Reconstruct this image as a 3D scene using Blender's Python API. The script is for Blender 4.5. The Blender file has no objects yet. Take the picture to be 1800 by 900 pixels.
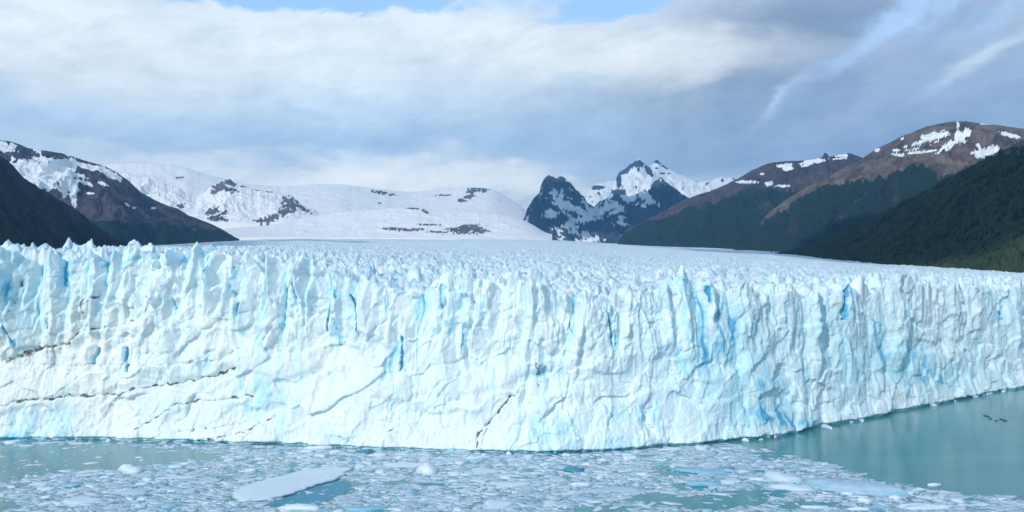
import bpy, math, random
import numpy as np

rnd = random.Random(7)
S = bpy.context.scene
COL = S.collection
R = math.radians

# ------------------------------------------------------------------ camera
CAMZ, F = 74.0, 1500.0            # eye height above the lake, focal length in photo pixels
cd = bpy.data.cameras.new('camera')
cam = bpy.data.objects.new('camera', cd)
COL.objects.link(cam)
cam.location = (0, 0, CAMZ)
cam.rotation_euler = (R(90), 0, 0)
cd.sensor_width = 36.0
cd.lens = 36.0 * F / 1800.0
cd.clip_start = 1.0
cd.clip_end = 80000.0
S.camera = cam

# ------------------------------------------------------------------ exposure / render
S.view_settings.view_transform = 'Standard'
S.view_settings.look = 'None'
S.view_settings.gamma = 1.0
S.view_settings.use_curve_mapping = False
S.view_settings.exposure = 0.36
S.render.engine = 'CYCLES'
S.cycles.max_bounces = 6
S.cycles.diffuse_bounces = 4
S.cycles.volume_bounces = 0

# ------------------------------------------------------------------ sun
SUN_EL, SUN_FROM = 29.0, (-0.54, -0.84)        # light comes from the left, behind the camera
az = math.atan2(SUN_FROM[0], SUN_FROM[1])
sd = bpy.data.lights.new('sun', 'SUN')
sun = bpy.data.objects.new('sun', sd)
COL.objects.link(sun)
sd.energy = 2.25
sd.angle = R(0.6)
sd.color = (1.0, 0.95, 0.885)
sun.rotation_euler = (R(90 - SUN_EL), 0, -az + math.pi)
# the lamp shines along its local -Z; check: direction to sun = (sin az cos el, cos az cos el, sin el)

# ------------------------------------------------------------------ world: Nishita sky with cloud layers by direction
W = bpy.data.worlds.new('World')
S.world = W
W.use_nodes = True
wn, wl = W.node_tree.nodes, W.node_tree.links
wn.clear()


def lin(c):
    return tuple((x / 255.0 / 12.92) if x / 255.0 <= 0.04045 else ((x / 255.0 + 0.055) / 1.055) ** 2.4 for x in c)


WS = 0.1                      # background strength
SKYGAIN = 1.17


class NT:
    """small helper to write node maths"""

    def __init__(s, tree):
        s.t, s.n, s.l = tree, tree.nodes, tree.links

    def put(s, sock, v):
        if isinstance(v, bpy.types.NodeSocket):
            s.l.new(v, sock)
        elif isinstance(v, (tuple, list)):
            v = tuple(v)
            if len(sock.default_value) == 4 and len(v) == 3:
                v = v + (1.0,)
            sock.default_value = v
        else:
            sock.default_value = v

    def math(s, op, a, b=0.0, c=None, clamp=False):
        n = s.n.new('ShaderNodeMath'); n.operation = op; n.use_clamp = clamp
        s.put(n.inputs[0], a); s.put(n.inputs[1], b)
        if c is not None: s.put(n.inputs[2], c)
        return n.outputs[0]

    def mix(s, f, a, b, blend='MIX'):
        n = s.n.new('ShaderNodeMix'); n.data_type = 'RGBA'; n.blend_type = blend
        s.put(n.inputs[0], f); s.put(n.inputs[6], a); s.put(n.inputs[7], b)
        return n.outputs[2]

    def noise(s, vec, scale, detail=5.0, rough=0.55, dist=0.0, out=0):
        n = s.n.new('ShaderNodeTexNoise')
        s.put(n.inputs['Vector'], vec); n.inputs['Scale'].default_value = scale
        n.inputs['Detail'].default_value = detail; n.inputs['Roughness'].default_value = rough
        n.inputs['Distortion'].default_value = dist
        return n.outputs[out]

    def ss(s, v, lo, hi, a=0.0, b=1.0):
        n = s.n.new('ShaderNodeMapRange'); n.interpolation_type = 'SMOOTHSTEP'
        s.put(n.inputs[0], v)
        for i, x in enumerate((lo, hi, a, b)): s.put(n.inputs[i + 1], x)
        return n.outputs[0]

    def attr(s, name):
        n = s.n.new('ShaderNodeAttribute'); n.attribute_name = name
        return n.outputs['Fac']

    def comb(s, x, y, z=0.0):
        n = s.n.new('ShaderNodeCombineXYZ')
        s.put(n.inputs[0], x); s.put(n.inputs[1], y); s.put(n.inputs[2], z)
        return n.outputs[0]


def world():
    N = NT(W.node_tree)
    tc = wn.new('ShaderNodeTexCoord')
    sep = wn.new('ShaderNodeSeparateXYZ'); wl.new(tc.outputs['Generated'], sep.inputs[0])
    x, y, z = sep.outputs
    a0 = N.math('ARCTAN2', x, y)                       # bearing from straight ahead
    e0 = N.math('ARCSINE', z)                          # height above the horizon
    # drifting distortion so that every cloud edge is uneven
    p = N.comb(N.math('MULTIPLY', a0, 1.0), N.math('MULTIPLY', e0, 2.2), 0.0)
    w1 = N.noise(p, 5.0, 6.0, 0.6, 0.6)
    sh = N.comb(N.math('ADD', a0, 5.3), N.math('MULTIPLY', e0, 2.2), 3.0)
    w2 = N.noise(sh, 6.0, 6.0, 0.6, 0.4)
    a = N.math('ADD', a0, N.math('MULTIPLY', N.math('SUBTRACT', w1, 0.5), 0.20))
    e = N.math('ADD', e0, N.math('MULTIPLY', N.math('SUBTRACT', w2, 0.5), 0.085))

    def dirof(px, py):
        X, Z = (px - 900) / F, (450 - py) / F
        return math.atan(X), math.atan(Z / math.hypot(1, X))

    # vertical base colour of the cloud cover
    cr = wn.new('ShaderNodeValToRGB')
    wl.new(N.math('MULTIPLY', e, 1.0 / 0.6), cr.inputs[0])
    el = cr.color_ramp.elements
    stops = [(380, (214, 226, 236)), (320, (208, 223, 238)), (290, (180, 203, 227)), (250, (172, 198, 225)), (190, (186, 206, 226)),
             (130, (196, 212, 227)), (70, (208, 218, 229)), (10, (206, 216, 230)), (-200, (148, 172, 204)), (-500, (116, 150, 182))]
    while len(el) > 1: el.remove(el[-1])
    for i, (py, c) in enumerate(stops):
        pos = min(1, max(0, dirof(900, py)[1] / 0.6))
        q = el[0] if i == 0 else el.new(pos)
        q.position = pos
        q.color = lin(c) + (1,)
    base = cr.outputs[0]

    a2 = N.math('ADD', a0, N.math('MULTIPLY', N.math('SUBTRACT', w1, 0.5), 0.10))
    e2 = N.math('ADD', e0, N.math('MULTIPLY', N.math('SUBTRACT', w2, 0.5), 0.055))

    def blob(color, px, py, rx, ry, rot, col, strength, soft=1.0):
        ca, ce = dirof(px, py)
        thin = ry < 16 and rot > 20
        dx, dy = N.math('SUBTRACT', a2 if thin else a, ca), N.math('SUBTRACT', e2 if thin else e, ce)
        c, s_ = math.cos(R(rot)), math.sin(R(rot))
        u = N.math('ADD', N.math('MULTIPLY', dx, c), N.math('MULTIPLY', dy, s_))
        v = N.math('SUBTRACT', N.math('MULTIPLY', dy, c), N.math('MULTIPLY', dx, s_))
        u = N.math('MULTIPLY', u, F / rx); v = N.math('MULTIPLY', v, F / ry)
        r2 = N.math('ADD', N.math('MULTIPLY', u, u), N.math('MULTIPLY', v, v))
        r2 = N.math('POWER', r2, soft)
        g = N.math('MULTIPLY', N.math('EXPONENT', N.math('MULTIPLY', r2, -1.0)), strength)
        return N.mix(g, color, lin(col))

    c = base
    # x, y, radius x, radius y, tilt, colour, strength, edge hardness
    for b in [
        (1500, 140, 480, 230, 12, (136, 156, 182), .95, 1.2),
        (1250, 262, 330, 62, 0, (140, 164, 192), .8, 1),
        (1650, 40, 340, 150, 20, (148, 166, 196), .6, 1),
        (1400, 60, 230, 85, 20, (112, 132, 160), .92, 1.2),
        (1180, 20, 200, 50, 10, (170, 186, 210), .6, 1),
        (1620, 250, 330, 90, 0, (128, 153, 187), .6, 1),
        (230, 70, 330, 45, -3, (216, 222, 230), .7, 1),
        (100, 130, 260, 45, 0, (216, 222, 228), .7, 1),
        (480, 95, 170, 35, -12, (220, 230, 238), .6, 1),
        (350, 60, 90, 55, 0, (196, 208, 224), .5, 1),
        (680, 90, 160, 50, 0, (204, 216, 230), .6, 1),
        (1080, 95, 330, 38, -3, (214, 220, 228), .85, 1.3),
        (930, 100, 200, 45, 0, (214, 222, 231), .6, 1),
        (1230, 110, 80, 34, 20, (206, 213, 224), .6, 1),
        (100, 210, 300, 40, -5, (176, 196, 222), .6, 1),
        (480, 240, 420, 46, 0, (176, 200, 226), .6, 1),
        (700, 255, 330, 26, 4, (163, 190, 222), .8, 1),
        (560, 272, 130, 14, 0, (160, 188, 222), .5, 1),
        (1000, 255, 170, 50, 0, (170, 195, 223), .5, 1),
        (640, 318, 350, 36, 0, (246, 248, 248), .97, 1.5),
        (760, 300, 230, 22, 0, (240, 243, 246), .75, 1.2),
        (300, 290, 200, 18, -6, (226, 234, 242), .7, 1.2),
        (900, 318, 100, 28, 0, (236, 240, 244), .8, 1.2),
        (300, 300, 120, 16, -10, (212, 226, 240), .7, 1),
        (800, 262, 45, 18, 0, (206, 219, 235), .8, 1),
        (916, 279, 18, 9, 0, (240, 244, 248), .9, 1),
        (1220, 315, 120, 16, 0, (190, 208, 228), .6, 1),
        (1560, 165, 260, 22, 26, (160, 178, 206), .6, 1),
        (1700, 175, 130, 20, 15, (150, 168, 198), .5, 1),
        (1560, 55, 165, 13, 33, (166, 192, 228), .8, 1.2),
        (1620, 10, 90, 24, 33, (166, 196, 236), .7, 1.2),
        (1740, 30, 120, 20, 25, (160, 190, 230), .5, 1.2),
        (1378, 174, 50, 8, 38, (200, 214, 232), .5, 1),
        (1740, 103, 90, 10, 27, (204, 218, 236), .6, 1),
        (1200, 420, 700, 60, 0, (180, 200, 222), .4, 1),
    ]:
        c = blob(c, *b)
    # finer cloud structure: soft lumps and streaks multiplied over the whole cover
    q = N.comb(N.math('MULTIPLY', a0, 1.0), N.math('SUBTRACT', N.math('MULTIPLY', e0, 2.3), N.math('MULTIPLY', a0, 0.25)), 1.0)
    n1 = N.noise(q, 8.0, 10.0, 0.66, 0.35)
    n2 = N.noise(q, 24.0, 6.0, 0.66, 0.2)
    g = N.math('ADD', N.math('MULTIPLY', N.math('SUBTRACT', n1, 0.5), 0.74), N.math('MULTIPLY', N.math('SUBTRACT', n2, 0.5), 0.40))
    g = N.math('ADD', g, 1.0)
    mul = N.comb(g, N.math('ADD', N.math('MULTIPLY', g, 0.88), 0.13), N.math('ADD', N.math('MULTIPLY', g, 0.72), 0.25))
    c = N.mix(1.0, c, mul, 'MULTIPLY')
    # blue gaps where the Nishita sky shows through
    sky = wn.new('ShaderNodeTexSky')
    sky.sky_type = 'NISHITA'; sky.sun_disc = False
    sky.sun_elevation = R(SUN_EL); sky.sun_rotation = az
    sky.air_density = 1.6; sky.dust_density = 0.6
    gap = 0.0
    for (px, py, rx, ry, rot, st) in [(560, -6, 320, 20, 0, 1.1), (640, -70, 500, 55, 0, 1.2), (1085, 6, 120, 26, 8, 1.2), (1100, -70, 240, 60, 10, 1.2)]:
        ca, ce = dirof(px, py)
        dx, dy = N.math('SUBTRACT', a, ca), N.math('SUBTRACT', e, ce)
        cc, s_ = math.cos(R(rot)), math.sin(R(rot))
        u = N.math('MULTIPLY', N.math('ADD', N.math('MULTIPLY', dx, cc), N.math('MULTIPLY', dy, s_)), F / rx)
        v = N.math('MULTIPLY', N.math('SUBTRACT', N.math('MULTIPLY', dy, cc), N.math('MULTIPLY', dx, s_)), F / ry)
        r2 = N.math('ADD', N.math('MULTIPLY', u, u), N.math('MULTIPLY', v, v))
        gap = N.math('MAXIMUM', gap, N.math('MULTIPLY', N.math('EXPONENT', N.math('MULTIPLY', r2, -1.0)), st))
    gap = N.ss(gap, 0.22, 0.72)
    back = N.ss(y, -0.3, 0.55, 0.92, 1.0)                        # heavier cover behind the viewer
    c = N.mix(1.0, c, N.comb(back, back, back), 'MULTIPLY')
    cl = N.mix(1.0, c, (10.0 * SKYGAIN, 10.0 * SKYGAIN, 10.0 * SKYGAIN), 'MULTIPLY')
    skc = N.mix(1.0, sky.outputs[0], (1.55, 1.45, 1.2), 'MULTIPLY')
    skc = N.mix(0.7, skc, tuple(11 * v for v in lin((128, 186, 250))))
    fin = N.mix(N.math('MULTIPLY', gap, 0.92), cl, skc)
    bg = wn.new('ShaderNodeBackground'); bg.inputs[1].default_value = WS
    wl.new(fin, bg.inputs[0])
    out = wn.new('ShaderNodeOutputWorld'); wl.new(bg.outputs[0], out.inputs[0])


world()

# ------------------------------------------------------------------ numpy noise
def _hash(ix, iy, seed):
    h = (ix.astype(np.int64) * 374761393 + iy.astype(np.int64) * 668265263 + seed * 974634777) & 0xFFFFFFFF
    h = ((h ^ (h >> 13)) * 1274126177) & 0xFFFFFFFF
    h = ((h ^ (h >> 16)) * 2246822519) & 0xFFFFFFFF
    return (h ^ (h >> 15)) & 0xFFFFFF


def hrand(ix, iy, seed):
    return _hash(ix, iy, seed) / float(0xFFFFFF)


def gnoise(x, y, seed=0):
    """gradient noise, about -1..1"""
    x, y = np.broadcast_arrays(np.asarray(x, float), np.asarray(y, float))
    xi, yi = np.floor(x), np.floor(y)
    fx, fy = x - xi, y - yi
    u, v = fx * fx * fx * (fx * (fx * 6 - 15) + 10), fy * fy * fy * (fy * (fy * 6 - 15) + 10)

    def g(dx, dy):
        an = hrand(xi + dx, yi + dy, seed) * 2 * np.pi
        return np.cos(an) * (fx - dx) + np.sin(an) * (fy - dy)
    return ((g(0, 0) * (1 - u) + g(1, 0) * u) * (1 - v) + (g(0, 1) * (1 - u) + g(1, 1) * u) * v) * 1.5


def fbm(x, y, seed=0, oct=4, gain=0.5, lac=2.03):
    a, s = 1.0, 0.0
    t = 0
    for o in range(oct):
        s = s + a * gnoise(x + o * 17.3, y - o * 9.1, seed + o)
        t += a; a *= gain; x = x * lac; y = y * lac
    return s / t * 1.4


def ridged(x, y, seed=0, oct=4, gain=0.5, lac=2.07):
    """0..1, sharp crests at 1"""
    a, s, t = 1.0, 0.0, 0.0
    for o in range(oct):
        s = s + a * (1 - np.minimum(1, np.abs(gnoise(x + o * 5.7, y + o * 3.1, seed + o)) * 1.6))
        t += a; a *= gain; x = x * lac; y = y * lac
    return s / t


def worley(x, y, seed=0):
    """nearest cell: F1, F2, offset from its centre, random ids"""
    x, y = np.broadcast_arrays(np.asarray(x, float), np.asarray(y, float))
    xi, yi = np.floor(x), np.floor(y)
    f1 = np.full(x.shape, 9.0); f2 = np.full(x.shape, 9.0)
    ox = np.zeros(x.shape); oy = np.zeros(x.shape); cx = np.zeros(x.shape); cy = np.zeros(x.shape)
    for dx in (-1, 0, 1):
        for dy in (-1, 0, 1):
            jx, jy = xi + dx, yi + dy
            qx, qy = jx + hrand(jx, jy, seed), jy + hrand(jx, jy, seed + 31)
            d = np.hypot(x - qx, y - qy)
            m = d < f1
            f2 = np.where(m, f1, np.minimum(f2, d))
            ox = np.where(m, x - qx, ox); oy = np.where(m, y - qy, oy)
            cx = np.where(m, jx, cx); cy = np.where(m, jy, cy)
            f1 = np.where(m, d, f1)
    return f1, f2, ox, oy, cx, cy


def facets(x, y, seed=0):
    """every cell a randomly tilted flat break, about -1..1"""
    f1, f2, ox, oy, cx, cy = worley(x, y, seed)
    gx = hrand(cx, cy, seed + 5) * 2 - 1; gy = hrand(cx, cy, seed + 6) * 2 - 1; h = hrand(cx, cy, seed + 7) - 0.5
    return (gx * ox + gy * oy + h * 0.55) * (.6 + .4 * sstep(f2 - f1, 0, .2))


def sstep(v, lo, hi):
    t = np.clip((v - lo) / (hi - lo), 0, 1)
    return t * t * (3 - 2 * t)


# ------------------------------------------------------------------ mesh helpers
def mesh_np(name, verts, polys, attrs=None, smooth=False):
    """polys: list of (M,k) index arrays"""
    me = bpy.data.meshes.new(name)
    verts = np.ascontiguousarray(verts, dtype=np.float32)
    me.vertices.add(len(verts)); me.vertices.foreach_set('co', verts.ravel())
    li = np.concatenate([p.ravel() for p in polys]).astype(np.int32)
    tot = np.concatenate([np.full(len(p), p.shape[1]) for p in polys]).astype(np.int32)
    st = (np.cumsum(tot) - tot).astype(np.int32)
    me.loops.add(len(li)); me.loops.foreach_set('vertex_index', li)
    me.polygons.add(len(tot)); me.polygons.foreach_set('loop_start', st)
    try:
        me.polygons.foreach_set('loop_total', tot)
    except Exception:
        pass
    me.update(calc_edges=True)
    if attrs:
        for k, v in attrs.items():
            at = me.attributes.new(k, 'FLOAT', 'POINT')
            at.data.foreach_set('value', np.ascontiguousarray(v, dtype=np.float32).ravel())
    if smooth:
        me.polygons.foreach_set('use_smooth', np.ones(len(tot), dtype=bool))
    return me


def grid_faces(nr, nc, off=0, flip=False):
    i = np.arange(nr - 1)[:, None] * nc + np.arange(nc - 1)[None, :]
    q = np.stack([i, i + 1, i + nc + 1, i + nc], -1).reshape(-1, 4) + off
    return q[:, ::-1] if flip else q


def link(name, me, mat, parent=None):
    o = bpy.data.objects.new(name, me)
    COL.objects.link(o)
    if mat and not me.materials: me.materials.append(mat)
    if parent: o.parent = parent
    return o


def tag(o, label=None, cat=None, group=None, kind=None):
    if label: o['label'] = label
    if cat: o['category'] = cat
    if group: o['group'] = group
    if kind: o['kind'] = kind
    return o


# ------------------------------------------------------------------ materials
def new_mat(name):
    m = bpy.data.materials.new(name); m.use_nodes = True
    m.node_tree.nodes.clear()
    N = NT(m.node_tree)
    out = m.node_tree.nodes.new('ShaderNodeOutputMaterial')
    b = m.node_tree.nodes.new('ShaderNodeBsdfPrincipled')
    m.node_tree.links.new(b.outputs[0], out.inputs[0])
    tc = m.node_tree.nodes.new('ShaderNodeTexCoord')
    return m, N, b, tc.outputs['Object']


def mapping(N, vec, scale):
    n = N.n.new('ShaderNodeMapping'); N.put(n.inputs[0], vec); n.inputs['Scale'].default_value = scale
    return n.outputs[0]


def bump(N, b, h, strength, dist):
    n = N.n.new('ShaderNodeBump'); n.inputs['Strength'].default_value = strength
    n.inputs['Distance'].default_value = dist
    N.put(n.inputs['Height'], h); N.l.new(n.outputs[0], b.inputs['Normal'])


def ice_material(name, white=(0.76, 0.865, 0.90), pale=(0.50, 0.775, 0.87), deep=(0.06, 0.38, 0.62), fine=1.0, dist=0.5, sss=0.8):
    m, N, b, co = new_mat(name)
    blue, dirt_shade, warm = N.attr('blue'), N.attr('dirt_shade'), N.attr('warm')
    st = N.noise(mapping(N, co, (1, 1, .28)), 0.35 * fine, 6, 0.65)
    sp = N.noise(mapping(N, co, (1, 1, .6)), 1.6 * fine, 5, 0.7)
    b2 = N.math('ADD', blue, N.math('MULTIPLY', N.math('SUBTRACT', st, 0.5), 0.32))
    c = N.mix(warm, white, (0.84, 0.87, 0.85))
    c = N.mix(N.ss(b2, 0.02, 0.55), c, pale)
    c = N.mix(N.ss(b2, 0.5, 1.05), c, deep)
    grit_shade = N.ss(N.math('ADD', dirt_shade, N.math('MULTIPLY', N.math('SUBTRACT', sp, 0.5), 0.9)), 0.25, 0.95)
    c = N.mix(grit_shade, c, (0.13, 0.115, 0.09))
    c = N.mix(N.ss(sp, 0.35, 0.7, 0.10, 0.0), c, (0.5, 0.62, 0.7))
    N.put(b.inputs['Base Color'], c)
    b.inputs['Roughness'].default_value = 0.55
    b.inputs['Specular IOR Level'].default_value = 0.35
    b.subsurface_method = 'BURLEY'                      # light soaks a metre or two into the ice
    b.inputs['Subsurface Weight'].default_value = 0.55
    b.inputs['Subsurface Radius'].default_value = (0.25, 0.75, 1.0)
    b.inputs['Subsurface Scale'].default_value = sss
    hh = N.math('ADD', N.math('MULTIPLY', st, 1.0), N.math('MULTIPLY', sp, 0.35))
    bump(N, b, hh, 0.60, dist)
    return m


ICE = ice_material('glacier_ice')
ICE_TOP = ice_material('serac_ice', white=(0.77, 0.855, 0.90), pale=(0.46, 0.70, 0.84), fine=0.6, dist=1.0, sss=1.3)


def floe_material():
    m, N, b, co = new_mat('floe_ice')
    blue, tone = N.attr('blue'), N.attr('tone')
    sp = N.noise(co, 2.2, 5, 0.7)
    c = N.mix(tone, (0.28, 0.39, 0.48), (0.78, 0.85, 0.95))
    c = N.mix(blue, c, (0.13, 0.42, 0.58))
    c = N.mix(N.ss(sp, 0.3, 0.6, 0.35, 0.0), c, (0.40, 0.56, 0.66))
    N.put(b.inputs['Base Color'], c)
    b.inputs['Roughness'].default_value = 0.5
    bump(N, b, sp, 0.5, 0.12)
    return m


FLOE = floe_material()


def submerged_material():
    m, N, b, co = new_mat('wet_blue_ice')
    sp = N.noise(mapping(N, co, (1, 1, 1)), 0.9, 5, 0.7)
    c = N.mix(sp, (0.02, 0.17, 0.27), (0.08, 0.36, 0.50))
    N.put(b.inputs['Base Color'], c)
    b.inputs['Roughness'].default_value = 0.5
    bump(N, b, sp, 0.4, 0.1)
    return m


WET = submerged_material()


def water_material():
    m, N, b, co = new_mat('glacial_lake_water')
    a = N.noise(mapping(N, co, (0.35, 1.0, 1)), 0.55, 4, 0.6, 0.3)
    f = N.noise(mapping(N, co, (0.5, 1.0, 1)), 2.4, 3, 0.6)
    big = N.noise(mapping(N, co, (0.6, 1.0, 1)), 0.018, 4, 0.6, 0.8)
    c = N.mix(N.ss(big, 0.35, 0.65), (0.050, 0.222, 0.250), (0.076, 0.27, 0.295))
    N.put(b.inputs['Base Color'], c)
    b.inputs['Roughness'].default_value = 0.15
    b.inputs['IOR'].default_value = 1.33
    calm = N.ss(big, 0.38, 0.62, 0.35, 1.0)
    h = N.math('ADD', N.math('MULTIPLY', a, calm), N.math('MULTIPLY', f, 0.22))
    bump(N, b, h, 0.28, 0.30)
    return m


WATER = water_material()


def mountain_material(name, rock_a, rock_b, snow=(0.86, 0.89, 0.92), scale=1.0, forest=(0.011, 0.027, 0.025)):
    m, N, b, co = new_mat(name)
    sn, fo = N.attr('snow'), N.attr('forest')
    n1 = N.noise(co, 0.006 * scale, 8, 0.62, 0.4)
    n2 = N.noise(co, 0.035 * scale, 6, 0.7)
    c = N.mix(N.ss(n1, 0.36, 0.64), rock_a, rock_b)
    c = N.mix(N.ss(n2, 0.35, 0.65, 0.45, 0.0), c, tuple(0.55 * v for v in rock_a))
    fc = N.mix(N.ss(n2, 0.35, 0.65), forest, tuple(1.7 * v for v in forest))
    k = N.math('MULTIPLY', N.math('SUBTRACT', n2, 0.5), 0.9)
    c = N.mix(N.ss(N.math('ADD', fo, k), 0.42, 0.58), c, fc)
    ks = N.math('ADD', sn, N.math('MULTIPLY', N.math('SUBTRACT', n2, 0.5), 0.55))
    c = N.mix(N.ss(ks, 0.46, 0.56), c, snow)
    N.put(b.inputs['Base Color'], c)
    b.inputs['Roughness'].default_value = 0.9
    b.inputs['Specular IOR Level'].default_value = 0.15
    hb = N.math('ADD', n1, N.math('MULTIPLY', n2, 0.35))
    bump(N, b, N.math('MULTIPLY', hb, N.ss(sn, .3, .7, 1.0, .18)), 0.8, 26 / scale)
    return m


BROWN = mountain_material('brown_scree_rock', (0.080, 0.066, 0.068), (0.225, 0.180, 0.152))
PURPLE = mountain_material('purple_grey_rock', (0.060, 0.056, 0.068), (0.12, 0.092, 0.098))
GREY = mountain_material('dark_grey_rock', (0.050, 0.054, 0.066), (0.125, 0.105, 0.11))
DARKSLOPE = mountain_material('dark_slate_slope', (0.022, 0.028, 0.036), (0.055, 0.052, 0.055), forest=(0.010, 0.022, 0.020))
BLUEROCK = mountain_material('slate_rock', (0.036, 0.066, 0.105), (0.085, 0.110, 0.145), scale=0.8)
SNOWROCK = mountain_material('ice_field_rock', (0.12, 0.13, 0.15), (0.22, 0.20, 0.20), snow=(0.94, 0.93, 0.92), scale=0.6)


def foliage_material():
    m, N, b, co = new_mat('beech_forest_foliage')
    t = N.attr('tone')
    big = N.noise(co, 0.01, 4, 0.6)
    c = N.mix(t, (0.018, 0.036, 0.022), (0.045, 0.068, 0.032))
    c = N.mix(N.ss(big, 0.5, 0.72, 0, .45), c, (0.085, 0.070, 0.035))
    N.put(b.inputs['Base Color'], c)
    b.inputs['Roughness'].default_value = 0.85
    b.inputs['Specular IOR Level'].default_value = 0.2
    return m


LEAF = foliage_material()

# ------------------------------------------------------------------ glacier: where the front stands
S_PX = [-400, 0, 130, 300, 500, 640, 780, 900, 1000, 1120, 1250, 1350, 1450, 1550, 1700, 1800, 2000, 2300]
S_PY = [766, 772, 772, 776, 783, 789, 793, 797, 797, 790, 780, 768, 750, 730, 699, 680, 646, 612]


def front_Y(px):
    return CAMZ * F / (np.interp(px, S_PX, S_PY) - 450.0)


# top line of the front (photo rows) and the far limit of the plateau
T_PX = [-400, -60, 0, 20, 45, 60, 72, 90, 107, 130, 150, 165, 180, 190, 207, 222, 240, 262, 285, 305, 327, 340, 352, 370, 380, 392, 407, 417, 430, 449, 458, 472, 484, 493, 506, 516, 540, 553, 566, 575, 597, 612, 625, 650, 690, 735, 748, 765, 780, 796, 805, 817, 828, 840, 858, 877, 893, 908, 920, 933, 950, 973, 990, 1000, 1018, 1033, 1055, 1078, 1100, 1122, 1147, 1165, 1187, 1200, 1218, 1235, 1250, 1263, 1285, 1300, 1327, 1340, 1352, 1380, 1400, 1418, 1433, 1450, 1478, 1497, 1510, 1530, 1553, 1572, 1588, 1600, 1625, 1647, 1660, 1667, 1690, 1717, 1735, 1760, 1777, 1800, 1900, 2000, 2300]
T_PY = [450, 452, 446, 450, 462, 452, 446, 456, 449, 458, 452, 456, 443, 446, 433, 440, 452, 448, 444, 446, 431, 441, 436, 448, 446, 456, 466, 446, 460, 480, 455, 462, 474, 454, 462, 458, 458, 468, 484, 476, 488, 494, 490, 502, 508, 512, 498, 492, 478, 494, 500, 487, 496, 489, 494, 508, 487, 491, 502, 489, 496, 508, 520, 512, 522, 510, 520, 528, 546, 528, 508, 510, 500, 502, 470, 492, 500, 495, 506, 510, 500, 504, 514, 516, 510, 520, 524, 518, 520, 514, 502, 512, 520, 508, 498, 484, 486, 488, 500, 507, 500, 513, 502, 504, 512, 506, 508, 506, 508]
L_PX = [-400, 0, 60, 240, 420, 500, 960, 1090, 1300, 1400, 1480, 1600, 1800, 2000, 2300]
L_PY = [455, 445, 442, 433, 421, 417, 418, 426, 434, 441, 451, 460, 470, 476, 482]
N_PX = [-400, 0, 200, 400, 560, 700, 900, 1090, 1300, 1500, 1620, 1800, 2300]
N_PY = [462, 461, 460, 474, 492, 518, 512, 536, 522, 520, 508, 512, 514]


def plateau_z(px, Y):
    lim = np.interp(px, L_PX, L_PY); near = np.interp(px, N_PX, N_PY)
    # soften the corners of the interpolation
    lim = (lim + np.interp(px - 40, L_PX, L_PY) + np.interp(px + 40, L_PX, L_PY)) / 3
    near = (near + np.interp(px - 60, N_PX, N_PY) + np.interp(px + 60, N_PX, N_PY)) / 3
    Y0 = front_Y(px) + 25
    return CAMZ - (near - lim) * Y0 / F + Y * (450 - lim) / F


def serac(x, y):
    """relief of the broken ice plateau in metres, and how deep a point lies in a crevasse"""
    wx = x + 9 * gnoise(x / 40, y / 40, 71) + 1.5 * gnoise(x / 7, y / 7, 73); wy = y + 9 * gnoise(x / 40, y / 40, 72) + 1.5 * gnoise(x / 7, y / 7, 74)
    r1 = ridged(wx / 20, wy / 13, 60, 3, 0.55)
    f1, f2, ox, oy, cx, cy = worley(wx / 6.2, wy / 5.4, 62)
    k = np.clip((f2 - f1) * 1.9, 0, 1)
    peak = np.clip(1.05 - np.abs(ox) * 1.2 - np.abs(oy) * .9, 0, 1.1)
    h = (0.35 * k ** 0.6 + 0.9 * peak) * (1.4 + 4.2 * hrand(cx, cy, 9) ** 1.6)
    g1_, g2_, px_, py_, c2, d2 = worley(wx / 3.0, wy / 2.8, 67)
    h = h + 1.3 * np.clip(1 - g1_ * 1.2, 0, 1) * hrand(c2, d2, 8)
    big = fbm(x / 160, y / 110, 66, 3)
    # long curving crevasses and tall blocks in the stretch nearest the front
    b1, b2, bx_, by_, e_, f_ = worley(wx / 19, wy / 11, 75)
    near = 1 - sstep(y, 430, 820)
    tall = np.clip(1 - np.abs(bx_) * 1.1 - np.abs(by_) * .8, 0, 1) * (2 + 8 * hrand(e_, f_, 4) ** 1.5)
    crv = ridged((wx + wy * .4) / 55, (wy - wx * .2) / 13, 76, 3, .5)
    h = h + near * (tall - 3.5 - 5.0 * sstep(crv, .72, .95))
    k = k * (1 - .8 * near * sstep(crv, .78, .95))
    return h * 0.85 + 3.2 * (r1 - 0.5) * 2 + 3.0 * big, 1 - k


# ------------------------------------------------------------------ glacier front
def tri_cells(u, lo, hi, mean, seed):
    g = np.random.default_rng(seed)
    w = []
    tot = lo
    while tot < hi:
        q = mean * float(np.clip(g.lognormal(0, 0.42), 0.4, 2.4)); w.append(q); tot += q
    w = np.array(w); e = lo + np.concatenate([[0], np.cumsum(w)])
    idx = np.clip(np.searchsorted(e, u, 'right') - 1, 0, len(w) - 1)
    f = np.clip((u - e[idx]) / w[idx], 0, 1)
    p = g.uniform(0.25, 0.75, len(w))[idx]
    t = np.where(f < p, f / p, (1 - f) / (1 - p))
    amp = g.uniform(0.35, 1.0, len(w))[idx]
    slot = g.uniform(0, 1, len(w))[idx]
    return t, w[idx], amp, slot, np.minimum(f, 1 - f) * w[idx]


def tip_cells(u, edges, tips, seed):
    """the same saw-tooth profile with given clefts and tips"""
    e = np.array(edges); p = np.array(tips)
    g = np.random.default_rng(seed)
    idx = np.clip(np.searchsorted(e, u, 'right') - 1, 0, len(e) - 2)
    w = (e[1:] - e[:-1])[idx]
    f = np.clip((u - e[idx]) / w, 0, 1)
    q = np.clip((p[idx] - e[idx]) / w, .15, .85)
    t = np.where(f < q, f / q, (1 - f) / (1 - q))
    return t, w, g.uniform(0.55, 1.0, len(e))[idx], g.uniform(0, 1, len(e))[idx], np.minimum(f, 1 - f) * w


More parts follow.
